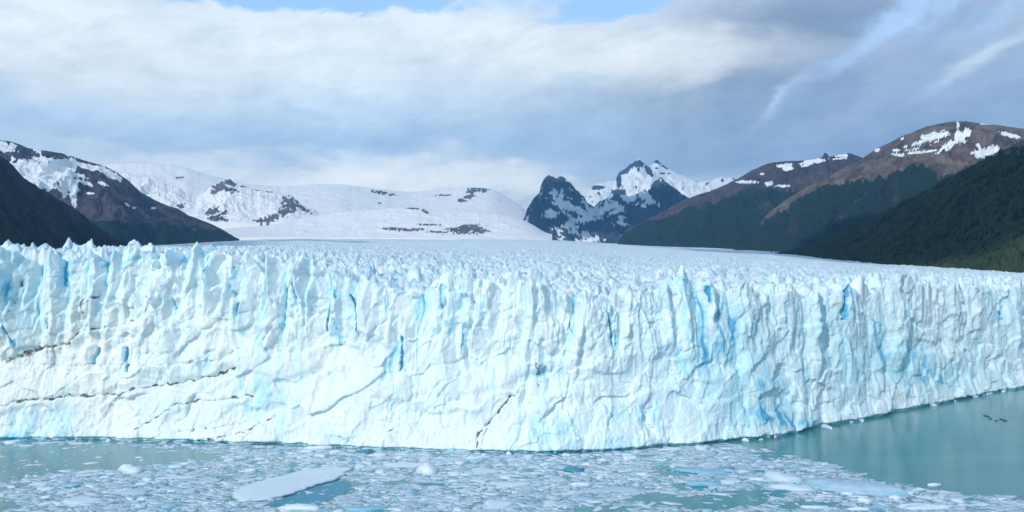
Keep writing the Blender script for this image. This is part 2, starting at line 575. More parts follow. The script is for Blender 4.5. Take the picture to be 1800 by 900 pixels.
def seg_dist(px, py, pts):
    """distance in photo pixels to a polyline, vectorised"""
    d = np.full(px.shape, 1e9)
    for (x0, y0), (x1, y1) in zip(pts[:-1], pts[1:]):
        vx, vy = x1 - x0, y1 - y0
        t = np.clip(((px - x0) * vx + (py - y0) * vy) / (vx * vx + vy * vy), 0, 1)
        d = np.minimum(d, np.hypot(px - x0 - t * vx, py - y0 - t * vy))
    return d


DIRT_CRACKS = [  # points along a crack, half width, strength
    ([(-40, 722), (0, 713), (30, 705), (110, 697), (200, 695), (230, 683), (300, 675), (365, 662), (385, 655), (402, 647)], 1.5, 1.0),
    ([(230, 757), (270, 735), (300, 713), (330, 707), (400, 700), (435, 697)], 1.2, .85),
    ([(255, 776), (290, 762), (350, 755), (400, 748), (430, 743)], 1.2, .7),
    ([(330, 776), (400, 766), (430, 759), (455, 744), (480, 735)], 1.4, .8),
    ([(-40, 640), (0, 632), (20, 625), (55, 613), (80, 610), (110, 600), (128, 577), (130, 560), (127, 530), (131, 525), (156, 522)], 1.6, .75),
    ([(0, 636), (18, 628), (40, 621), (58, 612)], 3.2, .7),
    ([(150, 578), (200, 572), (225, 560), (245, 545), (250, 530)], 1.6, .6),
    ([(0, 640), (80, 643), (200, 642), (300, 640), (372, 634), (410, 610)], 1.0, .5),
    ([(309, 622), (320, 637), (345, 626), (365, 615)], 1.5, .6),
    ([(840, 792), (838, 766), (850, 750), (870, 730), (885, 712), (896, 700)], 1.9, 1.0),
    ([(896, 700), (912, 688), (922, 670)], 1.4, .7),
    ([(675, 748), (680, 715), (677, 696)], 1.0, .5),
    ([(942, 600), (944, 640), (950, 690)], 1.3, .5),
    ([(12, 545), (18, 520), (24, 500), (26, 480)], 2.6, .5),
    ([(188, 498), (196, 482), (206, 470)], 1.8, .7),
    ([(553, 672), (572, 656)], 1.8, .5),
    ([(1110, 680), (1114, 700), (1112, 722)], 1.3, .55),
    ([(80, 640), (110, 655), (100, 672)], 1.0, .4),
    ([(150, 520), (190, 524), (215, 532)], 1.3, .45),
    ([(262, 580), (268, 600), (258, 615)], 1.5, .45),
    ([(650, 790), (663, 770), (690, 752)], 1.2, .45),
]
BLUE_SLOTS = [  # points, half width (px), depth of the slot in metres, blueness
    ([(2, 572), (10, 588), (18, 606)], 3.0, 1.8, .95), ([(67, 553), (73, 578)], 2.2, 1.0, .8),
    ([(285, 526), (291, 552)], 2.0, 1.0, .85), ([(206, 612), (211, 652)], 3.2, 2.2, 1.05), ([(155, 614), (150, 640)], 3.4, 2.0, .9),
    ([(229, 620), (230, 635)], 1.5, .8, .8), ([(345, 446), (351, 470), (352, 518)], 1.6, 1.6, .9), ([(394, 470), (391, 500), (394, 522)], 3.5, 1.4, .75),
    ([(402, 535), (405, 556)], 4.5, .8, .75), ([(497, 498), (505, 520), (511, 546)], 1.7, 1.4, .95), ([(567, 535), (563, 560), (562, 580)], 1.8, 1.6, 1.0),
    ([(578, 560), (585, 605)], 5.5, 1.0, .6), ([(571, 488), (583, 522)], 2.8, 1.8, .9), ([(604, 518), (617, 548), (626, 590)], 2.2, 2.0, .95),
    ([(702, 590), (702, 625), (700, 650)], 3.2, 2.4, .95), ([(698, 600), (685, 632), (672, 664)], 7.0, .5, .6),
    ([(770, 500), (772, 540)], 3.0, 1.2, .55), ([(808, 568), (809, 605), (807, 622)], 1.8, 1.2, .8), ([(806, 500), (808, 525)], 3.5, .6, .5),
    ([(1076, 545), (1083, 575), (1086, 612)], 2.2, 1.5, .9), ([(1092, 588), (1092, 606)], 3.5, .6, .7), ([(1261, 503), (1266, 530)], 3.0, 2.0, 1.0),
    ([(1510, 500), (1504, 530), (1502, 560)], 2.6, 2.0, .95), ([(1777, 518), (1779, 560)], 1.8, 1.2, .8), ([(1010, 565), (1014, 590)], 1.3, 1.0, .7),
    ([(160, 470), (176, 445)], 7.0, .6, .6), ([(305, 470), (312, 448)], 5.0, .8, .65), ([(92, 500), (104, 460)], 8.0, .5, .45),
    ([(200, 464), (222, 452)], 6.0, .5, .55), ([(848, 520), (846, 560)], 4.0, .6, .45), ([(672, 520), (676, 545)], 3.0, .8, .5),
    ([(728, 560), (734, 500)], 9.0, .5, .42), ([(1400, 470 + 60), (1404, 590)], 2.0, .8, .4), ([(968, 490), (976, 508)], 4.0, .9, .6),
    ([(1062, 700), (1100, 760)], 2.0, .6, .4), ([(1560, 560), (1566, 640)], 5.0, .4, .4), ([(1610, 545), (1616, 590)], 4.0, .4, .4),
]
BLUE_AREAS = [  # x, y, radius x, radius y, strength
    (1235, 560, 60, 60, .30), (1270, 620, 60, 32, .36), (1220, 510, 35, 28, .4), (1355, 730, 60, 24, .52), (1395, 742, 40, 12, .60), (1600, 640, 75, 40, .42), (1665, 660, 45, 22, .5),
    (1340, 690, 70, 30, .45), (50, 745, 85, 26, .30), (10, 740, 50, 40, .28), (430, 700, 70, 40, .26), (350, 640, 40, 22, .30), (775, 550, 70, 60, .30), (960, 650, 26, 22, .7),
    (975, 760, 60, 25, .35), (1010, 780, 16, 14, .6), (1130, 730, 40, 30, .38), (1085, 780, 30, 16, .5), (15, 500, 30, 70, .55), (720, 690, 50, 20, .2), (1290, 560, 30, 30, .5),  # the far left entry paints the shade on the pinnacle there as blue
    (1180, 640, 80, 70, .22), (300, 450, 60, 20, .3), (330, 776, 30, 6, .9), (930, 794, 160, 4, .5), (20, 775, 30, 12, .7), (560, 760, 80, 20, .15), (1480, 650, 60, 80, .15)]
DIRT_AREAS = [(25, 500, 14, 40, .20), (195, 490, 16, 30, .18), (60, 610, 80, 16, .22), (200, 650, 180, 20, .14), (330, 690, 90, 26, .14), (130, 540, 20, 40, .22), (700, 700, 60, 60, .10), (400, 640, 40, 40, .14), (955, 645, 18, 26, .55), (275, 775, 45, 6, .4), (700, 765, 30, 30, .25), (150, 545, 40, 30, .16), (870, 740, 50, 50, .10), (90, 620, 70, 26, .12), (730, 500, 70, 22, .18)]


def glacier_front():
    px = np.arange(-170, 2010, 1.15)
    nf, nb = 235, 46
    Yb = front_Y(px); Xb = (px - 900) / F * Yb
    # arc length and outward normal of the foot line
    sm = np.ones(61) / 61
    Xp = np.pad(Xb, 30, mode='reflect', reflect_type='odd'); Yp = np.pad(Yb, 30, mode='reflect', reflect_type='odd')
    Xb, Yb = np.convolve(Xp, sm, 'valid'), np.convolve(Yp, sm, 'valid')
    dX, dY = np.gradient(Xb), np.gradient(Yb)
    L = np.hypot(dX, dY); nx, ny = dY / L, -dX / L
    arc = np.concatenate([[0], np.cumsum(np.hypot(np.diff(Xb), np.diff(Yb)))]) - 200
    # crest height above the water, with pinnacles
    topY = Yb + 12
    ztop = CAMZ - (np.interp(px, T_PX, T_PY) - 450) * topY / F
    lo, hi = arc[0] - 60, arc[-1] + 60
    tx, ty = np.array(T_PX), np.array(T_PY)
    ed, tp_ = [], []
    for i in range(1, len(tx) - 1):
        if ty[i] >= ty[i - 1] and ty[i] > ty[i + 1] or ty[i] > ty[i - 1] and ty[i] >= ty[i + 1]: ed.append(tx[i])
        elif ty[i] <= ty[i - 1] and ty[i] <= ty[i + 1]: tp_.append(tx[i])
    ed = [-300] + [v for v in ed if v > -170] + [1900, 1960, 2050]
    tips = []
    for a_, b_ in zip(ed[:-1], ed[1:]):
        c_ = [v for v in tp_ if a_ < v < b_]
        tips.append(c_[0] if c_ else (a_ + b_) / 2)
    toarc = lambda q: np.interp(q, px, arc) + np.minimum(0, np.array(q, float) - px[0]) * .22 + np.maximum(0, np.array(q, float) - px[-1]) * .22
    EDG, TIP = toarc(ed), toarc(tips)
    t1, w1, a1, s1, _ = tip_cells(arc, EDG, TIP, 21)
    t2, w2, a2, s2, _ = tri_cells(arc, lo, hi, 5.6, 22)
    left = 1 - sstep(px, 560, 900) * 0.45
    jag = (t1 - .35) * a1 * np.minimum(w1, 22) * 0.26 * left + (t2 - .5) * a2 * w2 * 0.22 + 0.45 * fbm(arc / 1.6, arc * 0, 23, 3)
    ztop = ztop + jag
    v = np.linspace(0, 1, nf) ** 0.95
    Hh = -1.0 + (ztop[None, :] + 1.0) * v[:, None]                # height of every vertex
    A = np.broadcast_to(arc[None, :], Hh.shape)
    PX = np.broadcast_to(px[None, :], Hh.shape)
    tt = Hh / ztop[None, :]
    PY = 450 - (Hh - CAMZ) * F / (Yb[None, :] + 12 * tt)          # nominal place on the wall, in photo pixels
    # leaning, wandering buttress lines
    rt = sstep(PX, 1200, 1420)                                     # the right flank breaks in straighter, finer columns
    lean = (1 - .6 * rt) * 6.5 * gnoise(A / 60, Hh / 60, 40) + (1 - .6 * rt) * (4.2 * gnoise(A / 22, Hh / 24, 41) + 1.3 * gnoise(A / 6, Hh / 10, 42))
    U = A + lean * (1 - tt ** 3)
    T1, W1, A1, S1, E1 = tip_cells(U, EDG, TIP, 21)
    U2 = A + (1 - .65 * rt) * (7.0 * gnoise(A / 34, Hh / 38, 62) + 2.2 * gnoise(A / 8, Hh / 12, 63) + 0.10 * (Hh - ztop[None, :]) * np.sign(gnoise(A / 50, A * 0, 64))) * (1 - tt ** 3)
    T2, W2, A2, S2, E2 = tri_cells(U2, lo, hi, 5.6, 22)
    brk = sstep(fbm(A / 10, Hh / 15, 65, 3), -.25, .1)             # pillars end in broken ledges
    T3, W3, A3, S3, E3 = tri_cells(A + 5 * gnoise(A / 20, Hh / 20, 66) - .16 * Hh, lo, hi + 40, 8.5, 67)
    brk3 = sstep(fbm(A / 17, Hh / 17, 68, 3), -.05, .12)
    g1 = 0.10 + 1.0 * sstep(tt + 0.34 * gnoise(A / 19, Hh / 60, 43), 0.35, 0.98)
    g2 = 0.14 + 1.0 * sstep(tt + 0.34 * gnoise(A / 16, Hh / 14, 44), 0.35, 0.85)
    out = -0.17 * Hh + 1.5 * fbm(A / 45, Hh / 45, 45, 3)
    lf = 1 - 0.52 * sstep(PX, 950, 1300)
    out = out + T1 * A1 * np.minimum(W1, 20) * 0.64 * g1 * lf + T2 * A2 * W2 * 0.46 * g2 * lf * brk * (.12 + .88 * sstep(tt, .30, .72)) + (T3 - .5) * A3 * W3 * .26 * lf * brk3 * (0.15 + .85 * sstep(tt, .25, .7))
    wA = A + 2.5 * gnoise(A / 9, Hh / 14, 48); wH = Hh + 2.5 * gnoise(A / 11, Hh / 11, 49)
    ro = (1 - .5 * sstep(PX, 1200, 1420)) * (0.45 + 0.55 * sstep(fbm(A / 24, Hh / 20, 39, 3), -.25, .45))          # smooth fresh faces beside rough ones
    out = out + 1.5 * facets(wA / 10, wH / 24, 50) * .8 + (0.60 + .5 * sstep(tt, .4, .8)) * facets(wA / 5.2 + .3 * wH / 9, wH / 7, 51) * ro + 1.7 * facets(wA / 11 - .35 * wH / 9, wH / 9, 69) * (1 - .6 * sstep(tt, .5, .8)) + (0.26 + .24 * sstep(tt, .4, .8)) * facets(wA / 1.6, wH / 2.8, 54) * ro + 0.16 * facets(wA / .6, wH / 1.1, 61)
    out = out + 0.20 * (ridged(A / 2.6, Hh / 12, 52, 4) - .5) * 2 * ro + 0.26 * fbm(A / 1.1, Hh / 2.4, 53, 4, .65) * ro
    out = out + rt * .5 * (ridged(A / 1.9 + .2 * gnoise(A / 4, Hh / 6, 70), Hh / 20, 71, 3) - .5)
    # slabs that broke off low on the wall leave shallow arches
    sl = fbm(A / 30, Hh / 16, 55, 2)
    out = out - 1.3 * sstep(sl, 0.0, 0.35) * (1 - sstep(tt, .45, .75)) - 0.9 * sstep(fbm(A / 15, Hh / 22, 58, 4), 0.1, 0.4)
    # melted notch along the waterline
    out = out - 1.7 * (1 - sstep(Hh + 0.25 * gnoise(A / 4, A * 0, 57), 0.35, 1.3)) - 0.0
    # pronounced ice cliffs slope out a little at the foot
    out = out + 2.0 * (1 - sstep(Hh, 1, 11)) * (0.5 + 0.6 * gnoise(A / 26, A * 0, 59))
    blue = np.zeros_like(out); dirt_shade = np.zeros_like(out)
    wx = PX + 3.0 * gnoise(PX / 9, PY / 9, 30) + 1.3 * gnoise(PX / 3, PY / 3, 36); wy = PY + 4.0 * gnoise(PX / 12, PY / 12, 31) + 1.3 * gnoise(PX / 3, PY / 3, 37)
    for pts, hw, st in DIRT_CRACKS:
        xs = [p[0] for p in pts]; ys = [p[1] for p in pts]
        c0, c1 = np.searchsorted(px, [min(xs) - 14, max(xs) + 14])
        if c1 <= c0: continue
        d = seg_dist(wx[:, c0:c1], wy[:, c0:c1], pts)
        jit = 0.45 + 1.0 * fbm(PX[:, c0:c1] / 11, PY[:, c0:c1] / 11, 33, 3)
        k = np.exp(-(d / (hw * .9 * np.clip(.6 + .6 * jit, .35, 1.5))) ** 2) * st
        halo = np.exp(-(d / (hw * 4.5)) ** 2) * st * 0.22 * np.maximum(0, jit)
        dirt_shade[:, c0:c1] = np.maximum(dirt_shade[:, c0:c1], k * np.clip(0.45 + .8 * jit, .1, 1.3) + halo * 1.3)
        out[:, c0:c1] -= 0.8 * np.exp(-(d / (hw * 1.1)) ** 2) * st
        # the ice above a crack overhangs it slightly
    for pts, hw, dep, bl in BLUE_SLOTS:
        xs = [p[0] for p in pts]; ys = [p[1] for p in pts]
        c0, c1 = np.searchsorted(px, [min(xs) - 26, max(xs) + 26])
        if c1 <= c0: continue
        X_, Y_ = PX[:, c0:c1] + (wx[:, c0:c1] - PX[:, c0:c1]) * .6, PY[:, c0:c1] + (wy[:, c0:c1] - PY[:, c0:c1]) * .6
        d = seg_dist(X_, Y_, pts)
        # tapered ends
        mid = (min(ys) + max(ys)) / 2; half = (max(ys) - min(ys)) / 2 + 4
        tp = np.sqrt(np.clip(1.15 - ((Y_ - mid) / half) ** 2, 0.05, 1))
        tp = tp * np.clip(.9 + .8 * fbm(X_ / 6, Y_ / 18, 38, 2), .4, 1.4)
        k = np.exp(-(d / (hw * .85 * tp)) ** 2)
        out[:, c0:c1] -= dep * k
        blue[:, c0:c1] = np.maximum(blue[:, c0:c1], np.exp(-(d / (hw * 1.35 * tp)) ** 2) * bl)
    mott = fbm(PX / 15, PY / 42, 34, 4)
    for (cx, cy, rx, ry, st) in BLUE_AREAS:
        r2 = ((wx - cx) / rx) ** 2 + ((wy - cy) / ry) ** 2
        blue = blue + np.exp(-r2) * st * np.clip(0.75 + 1.5 * mott, 0.1, 1.6)
    for (cx, cy, rx, ry, st) in DIRT_AREAS:
        r2 = ((wx - cx) / rx) ** 2 + ((wy - cy) / ry) ** 2
        dirt_shade = dirt_shade + np.exp(-r2) * st * np.clip(0.7 + 1.6 * fbm(PX / 7, PY / 10, 35, 3), 0, 1.8)
    # bare dense ice in the clefts between buttresses, and streaks down the face
    cleft = np.exp(-(E1 / 0.55) ** 2) * (S1 > .45) * g1 * .62 + np.exp(-(E2 / 0.35) ** 2) * (S2 > .6) * g2 * .40
    band = fbm(A / 5.0, Hh / 34, 46, 4); bandb = fbm(A / 55, Hh / 70, 47, 3)
    blue = blue + cleft * sstep(tt, 0.3, 0.6) + 0.14 * sstep(band + .6 * bandb, 0.10, 0.8) + 0.15 * sstep(bandb, -.3, .6) + 0.07 * sstep(PX, 950, 1300)
    blue = blue * (1 - 0.75 * np.clip(dirt_shade, 0, 1))
    seam = np.exp(-(Hh / 1.0) ** 2)
    blue = blue + seam * .5
    warm = sstep(0.35 + bandb * 1.1 - (PX - 600) / 900, 0.0, 0.9) * 0.9 * (1 - sstep(tt, .5, .85))
    X = Xb[None, :] + nx[None, :] * out; Y = Yb[None, :] + ny[None, :] * out; Z = Hh + 0.10 * facets(wA / 2.1, wH / 2.4, 56) * sstep(Hh, 1, 4)
    # back of the crest, falling to the plateau
    r = np.linspace(0, 1, nb + 1)[1:, None]
    depth = 22.0 * r
    bx = X[-1][None, :] - nx[None, :] * depth; by = Y[-1][None, :] - ny[None, :] * depth
    bpx = 900 + F * bx / by
    pz = plateau_z(bpx, by)
    sh, cv = serac(bx, by)
    q = np.clip(r / (0.22 + 0.3 * a1[None, :]), 0, 1) ** 0.85
    bz = Z[-1][None, :] * (1 - q) + (pz - 3.5) * q + sh * sstep(r, .12, .6) * 0.9 + 0.8 * facets(bx / 2.5, by / 2.5, 57) * sstep(r, .02, .1)
    bb = 0.10 + 0.35 * cv ** 3
    V = np.stack([np.concatenate([X, bx]), np.concatenate([Y, by]), np.concatenate([Z, bz])], -1).reshape(-1, 3)
    bl = np.concatenate([blue, np.broadcast_to(bb, bx.shape)]); di = np.concatenate([dirt_shade, 0.10 * sstep(sh * -1, 0, 3) * np.ones_like(bx)])  # hollows behind the crest get their shade as a darker colour
    wm = np.concatenate([warm, np.zeros_like(bx)])
    return V, grid_faces(nf + nb, len(px)), bl.ravel(), di.ravel(), wm.ravel()


def glacier_plateau():
    px = np.arange(-230, 2060, 2.0)
    n = 760
    k = np.linspace(0, 1, n)[:, None]
    Y0 = (front_Y(px) + 15)[None, :]
    Yf = np.interp(px, [-230, 60, 240, 340, 1090, 1480, 1800, 2060], [1900, 3400, 7500, 13000, 13000, 6000, 3000, 2400])[None, :]
    Y = Y0 * (Yf / Y0) ** k
    X = (px[None, :] - 900) / F * Y
    Z = plateau_z(np.broadcast_to(px[None, :], Y.shape), Y)
    sh, cv = serac(X, Y)
    fade = 1 / (1 + ((Y - 350) / 1500) ** 2)
    # far away only the long waves of the ice still read
    Z = Z + sh * (0.22 + 0.72 * fade) + 7.0 * fbm(X / 420, Y / 420, 81, 3) * sstep(Y, 700, 2500) + 1.6 * (ridged(X / 60, Y / 45, 82, 3) - .5) * sstep(Y, 900, 2000) * 2
    Z = Z + 1.3 * facets(X / 3.1, Y / 3.1, 83) * (1 - sstep(Y, 500, 1100)) + 0.8 * facets(X / 1.5, Y / 1.8, 86) * (1 - sstep(Y, 420, 700))
    Z[0] -= 25
    blue = 0.03 + 0.50 * np.clip(cv, 0, 1) ** 3 * (0.35 + 0.65 * fade) + 0.22 * sstep(fbm(X / 90, Y / 90, 84, 3), 0.1, 0.7) * fade
    dirt_shade = 0.20 * sstep(fbm(X / 70, Y / 30, 85, 4), 0.0, 0.5) * fade + 0.20 * np.clip(cv, 0, 1) ** 2 * fade  # dust in patches, plus shade painted into the crevasse hollows
    # thin medial moraine dust toward the right margin
    mar = np.exp(-((px[None, :] - np.interp(Y, [900, 2500, 6000], [1480, 1370, 1330])) / 40) ** 2) * sstep(Y, 900, 1500)
    dirt_shade = dirt_shade + .16 * mar
    warm = 0.45 * sstep(Y, 800, 3000)
    V = np.stack([X, Y, Z], -1).reshape(-1, 3)
    return V, grid_faces(n, len(px)), blue.ravel(), dirt_shade.ravel(), np.broadcast_to(warm, X.shape).ravel()


V, Fc, bl, di, wm = glacier_front()
gf = link('glacier', mesh_np('glacier', V, [Fc], dict(blue=bl, dirt_shade=di, warm=wm)), ICE)
tag(gf, 'long jagged white and blue ice cliff rising straight from the lake', 'glacier', kind='structure')
V, Fc, bl, di, wm = glacier_plateau()
gp = link('glacier_surface', mesh_np('glacier_surface', V, [Fc], dict(blue=bl, dirt_shade=di, warm=wm)), ICE_TOP)
tag(gp, 'broad crevassed ice plateau running back from the cliff to the mountains', 'ice field', kind='structure')

# ------------------------------------------------------------------ mountains
def patch_field(px, py, items, seed, wob=0.5, sc=10):
    """hand placed snow or rock patches with broken outlines: (x, y, rx, ry, tilt)"""
    n = fbm(px / sc, py / sc, seed, 4)
    f = np.full(px.shape, -1.0)
    for (cx, cy, rx, ry, rot) in items:
        c, s = math.cos(R(rot)), math.sin(R(rot))
        dx, dy = px - cx, -(py - cy)
        u = (dx * c + dy * s) / rx; v = (dy * c - dx * s) / ry
        f = np.maximum(f, 1 - np.sqrt(u * u + v * v))
    return sstep(f + n * wob, -0.02, 0.16)


def mountain(name, sky, base, Yr, Yf, mat, label, masks, rough=0.25, lam=None, k=1.05, step=2.0, nf=150, nb=26, seed=0, crest=2.0, back=0.6, smooth=False):
    """sky, base: photo points of the crest and foot; Yr, Yf: their distances (number or [(px, Y)...])"""
    x0, x1 = sky[0][0], sky[-1][0]
    px = np.arange(x0, x1 + step, step)
    fy = lambda d: np.full(px.shape, float(d)) if not isinstance(d, list) else np.interp(px, [q[0] for q in d], [q[1] for q in d])
    yr, yf = fy(Yr), fy(Yf)
    sy = np.interp(px, [p[0] for p in sky], [p[1] for p in sky])
    if smooth:
        for _ in range(3): sy = np.convolve(np.pad(sy, 12, mode='edge'), np.ones(25) / 25, 'valid')
    sy = sy + crest * fbm(px / (30.0 if smooth else 14.0), px * 0 + 3.3, seed + 90, 3 if smooth else 5, 0.62)
    by = np.interp(px, [p[0] for p in base], [p[1] for p in base])
    zr = CAMZ + (450 - sy) / F * yr; zf = CAMZ + (450 - by) / F * yf
    zr = np.maximum(zr, zf + 0.2)
    t = np.linspace(0, 1, nf)[:, None]
    Y = yf[None, :] + (yr - yf)[None, :] * t
    X = (px[None, :] - 900) / F * Y
    H = (zr - zf)[None, :]
    Z = zf[None, :] + H * t ** k
    lam = lam or float(np.max(zr - zf)) * 0.45
    # gullies run down the slope, spurs between them
    wx = X + lam * .5 * gnoise(X / lam / 1.5, Y / lam / 1.5, seed + 1)
    gul = ridged(wx / lam, t * 1.6 + wx * 0 + 7, seed + 2, 5, 0.55)
    if smooth: gul = ridged(X / lam * .5, Y / lam * .5, seed + 2, 5, 0.55)
    rg = ridged(X / lam * .8, Y / lam * .8, seed + 3, 6, 0.55)
    env = np.minimum(np.minimum(t / 0.12, 1), np.minimum((1 - t) / 0.22, 1)) ** 0.8
    Z = Z + rough * np.minimum(H, lam * 2.2) * env * ((gul - .55) * 0.9 + (rg - .55) * 0.8)
    fine = fbm(X / lam * 5, Y / lam * 5, seed + 5, 4)
    Z = Z + rough * lam * 0.16 * fine * np.minimum(t / .1, 1) * np.minimum((1 - t) / .05 + .15, 1)
    PX = np.broadcast_to(px[None, :], Z.shape)
    PY = 450 - (Z - CAMZ) * F / Y                             # where each point of the slope stands
    at = masks(PX, PY, np.broadcast_to(t, Z.shape), gul, rg, Z)
    # far side
    tb = np.linspace(0, 1, nb + 1)[1:, None]
    Yb2 = yr[None, :] + (yr * 0 + back * np.maximum(yr - yf, 600))[None, :] * tb
    Xb2 = (px[None, :] - 900) / F * Yb2
    Zb2 = zr[None, :] - (zr - np.minimum(zf, 60) + 60)[None, :] * tb ** 1.1 + rough * lam * .3 * fbm(Xb2 / lam, Yb2 / lam, seed + 8, 4) * np.minimum(tb * 4, 1)
    # sink the foot a little below whatever stands in front of it
    V = np.stack([np.concatenate([X[:1], X, Xb2]), np.concatenate([Y[:1] - 30, Y, Yb2]), np.concatenate([Z[:1] - 420, Z, Zb2])], -1).reshape(-1, 3)
    attrs = {}
    for key in ('snow', 'forest'):
        f = at.get(key, np.zeros_like(Z))
        attrs[key] = np.concatenate([f[:1], f, np.broadcast_to(f[-1:], Zb2.shape)]).ravel()
    o = link(name, mesh_np(name, V, [grid_faces(nf + nb + 1, len(px))], attrs, smooth), mat)
    tag(o, label, 'mountain', kind='structure')
    return dict(X=X, Y=Y, Z=Z, PX=PX, PY=PY, t=t, **at)


def m_r1(px, py, t, gul, rg, Z):
    line = np.interp(px, [1560, 1700, 1760, 1800, 2000, 2200], [300, 285, 272, 268, 250, 240])
    f = sstep(py - line + 14 * fbm(px / 16, py / 16, 5, 4), -8, 10)
    return dict(forest=f)


r1 = mountain('mountain', [(1330, 452), (1400, 444), (1450, 425), (1500, 402), (1560, 372), (1620, 340), (1680, 310), (1730, 284), (1770, 261), (1800, 245), (1900, 205), (2060, 165), (2200, 150)],
              [(1330, 456), (1480, 462), (1600, 474), (1800, 486), (2200, 500)], [(1330, 4300), (1500, 3900), (1800, 3000), (2200, 2300)], [(1330, 3400), (1500, 2400), (1800, 1500), (2200, 1000)],
              BROWN, 'dark forested slope rising nearest on the right above the ice', m_r1, rough=0.22, seed=100, lam=320, k=1.05, crest=1.5)


def m_r2(px, py, t, gul, rg, Z):
    line = np.interp(px, [1330, 1380, 1440, 1500, 1560, 1600, 1620, 1650, 1680, 1700, 1750, 1800, 2200], [388, 362, 330, 318, 305, 290, 286, 304, 300, 306, 296, 290, 280])
    f = sstep(py - line - 20 + 26 * gul + 10 * fbm(px / 10, py / 10, 5, 4), -6, 8)
    f = f * (1 - patch_field(px, py, [(1480, 380, 30, 5, 40), (1515, 345, 26, 4, 42), (1460, 415, 28, 4, 30), (1395, 400, 10, 18, 0), (1575, 335, 8, 30, 0)], 12, .8, 7) * .45)
    s = patch_field(px, py, [(1640, 240, 26, 8, 12), (1662, 236, 6, 6, 0), (1612, 252, 18, 3.5, 20), (1690, 240, 14, 12, 30), (1676, 250, 22, 5, 28), (1700, 231, 7, 8, 0), (1684, 219, 3, 7, 0), (1620, 267, 34, 2.5, 6),
                             (1580, 272, 14, 3, -8), (1575, 264, 8, 2.2, 0), (1654, 264, 14, 2.2, 35), (1668, 262, 8, 2.4, 30), (1590, 258, 6, 2, 10), (1730, 268, 22, 9, 4), (1748, 262, 10, 9, 0), (1720, 256, 5, 5, -30),
                             (1775, 237, 20, 4.5, -12), (1542, 264, 6, 3.5, 30), (1586, 244, 4, 2, 30), (1643, 251, 9, 1.8, 25), (1605, 262, 16, 1.6, 8), (1665, 232, 4, 2, 0), (1732, 218, 10, 1.6, 0)], 11, .55, 7)
    return dict(forest=f, snow=s)


mountain('mountain', [(1290, 440), (1320, 420), (1332, 398), (1345, 380), (1380, 352), (1420, 328), (1450, 312), (1480, 297), (1510, 282), (1540, 262), (1565, 250), (1590, 238), (1630, 222), (1665, 214), (1695, 213), (1730, 218), (1770, 223),
                      (1800, 226), (1850, 238), (1950, 262), (2200, 300)],
         [(1290, 442), (1400, 446), (1600, 462), (1800, 480), (2200, 500)], [(1290, 6400), (1700, 6000), (2200, 5000)], [(1290, 5600), (1450, 4400), (1700, 3600), (2200, 3000)],
         BROWN, 'large bare brown mountain with scattered snow patches and forest below', m_r2, rough=0.24, seed=120, lam=420, k=1.0, crest=1.2, step=1.5, nf=230)


def m_r3(px, py, t, gul, rg, Z):
    line = np.interp(px, [1090, 1150, 1210, 1260, 1300, 1340, 1400, 1520], [405, 385, 362, 352, 330, 330, 335, 335])
    f = sstep(py - line - 16 + 22 * gul + 8 * fbm(px / 9, py / 9, 25, 4), -6, 8)
    f = f * (1 - patch_field(px, py, [(1232, 358, 14, 9, 60), (1345, 365, 16, 14, 40)], 13, .8, 6) * .5)
    s = patch_field(px, py, [(1380, 292, 16, 5, 4), (1385, 297, 12, 3, 10), (1430, 284, 26, 5, 8), (1418, 290, 10, 3, 20), (1480, 273, 11, 3, 5), (1310, 320, 20, 3, 0), (1352, 323, 8, 4, 0), (1377, 327, 14, 2.6, 0),
                             (1365, 283, 14, 1.6, 5), (1340, 306, 4, 2, 0), (1474, 279, 14, 1.6, 5)], 14, .6, 7)
    return dict(forest=f, snow=s)


mountain('mountain', [(1085, 428), (1100, 405), (1115, 398), (1150, 380), (1200, 352), (1230, 342), (1262, 331), (1300, 312), (1325, 298), (1345, 289), (1362, 284), (1400, 283), (1425, 281), (1440, 277), (1446, 276), (1449, 268), (1453, 269), (1458, 276),
                      (1470, 272), (1495, 270), (1512, 276), (1560, 300), (1620, 330)],
         [(1085, 430), (1300, 436), (1620, 450)], 8600, [(1085, 7800), (1250, 6800), (1620, 6000)],
         PURPLE, 'rounded purple brown mountain with a tiny rock tower and thin snow strips', m_r3, rough=0.26, seed=140, lam=480, k=1.0, crest=1.0, step=1.5, nf=200)


def m_r4(px, py, t, gul, rg, Z):
    n = fbm(px / 13, py / 13, 27, 5, .6)
    st = fbm((px + py * .8) / 22, (py - px * .6) / 7, 28, 4, .6)
    s = sstep(n * .6 + st * .9 + .02, -0.02, .12)
    s = np.maximum(sstep((.50 - gul) * 2.6 + n * .8 + st * .85, 0, .08), patch_field(px, py, [(985, 355, 18, 10, -40), (1005, 365, 22, 7, -20), (965, 375, 18, 8, -10), (1050, 372, 34, 9, 25), (1030, 385, 30, 5, 8), (1075, 360, 16, 8, 0),
                              (1110, 345, 14, 10, -20), (1148, 358, 24, 7, -35), (1135, 345, 12, 7, 0), (1000, 398, 20, 2.5, 0), (980, 405, 14, 2, -10), (1048, 350, 10, 12, 20), (1085, 370, 14, 5, 20), (975, 340, 8, 10, 30), (1130, 362, 16, 4, -10)], 29, 1.0, 6))
    dark = patch_field(px, py, [(1165, 335, 26, 22, -20), (975, 322, 20, 9, 0), (1160, 385, 60, 28, 0), (1100, 405, 60, 10, 0), (948, 365, 14, 14, 0), (1180, 395, 60, 30, 0), (1060, 402, 40, 6, 0)], 30, .45, 12)
    return dict(snow=s * (1 - .8 * dark))


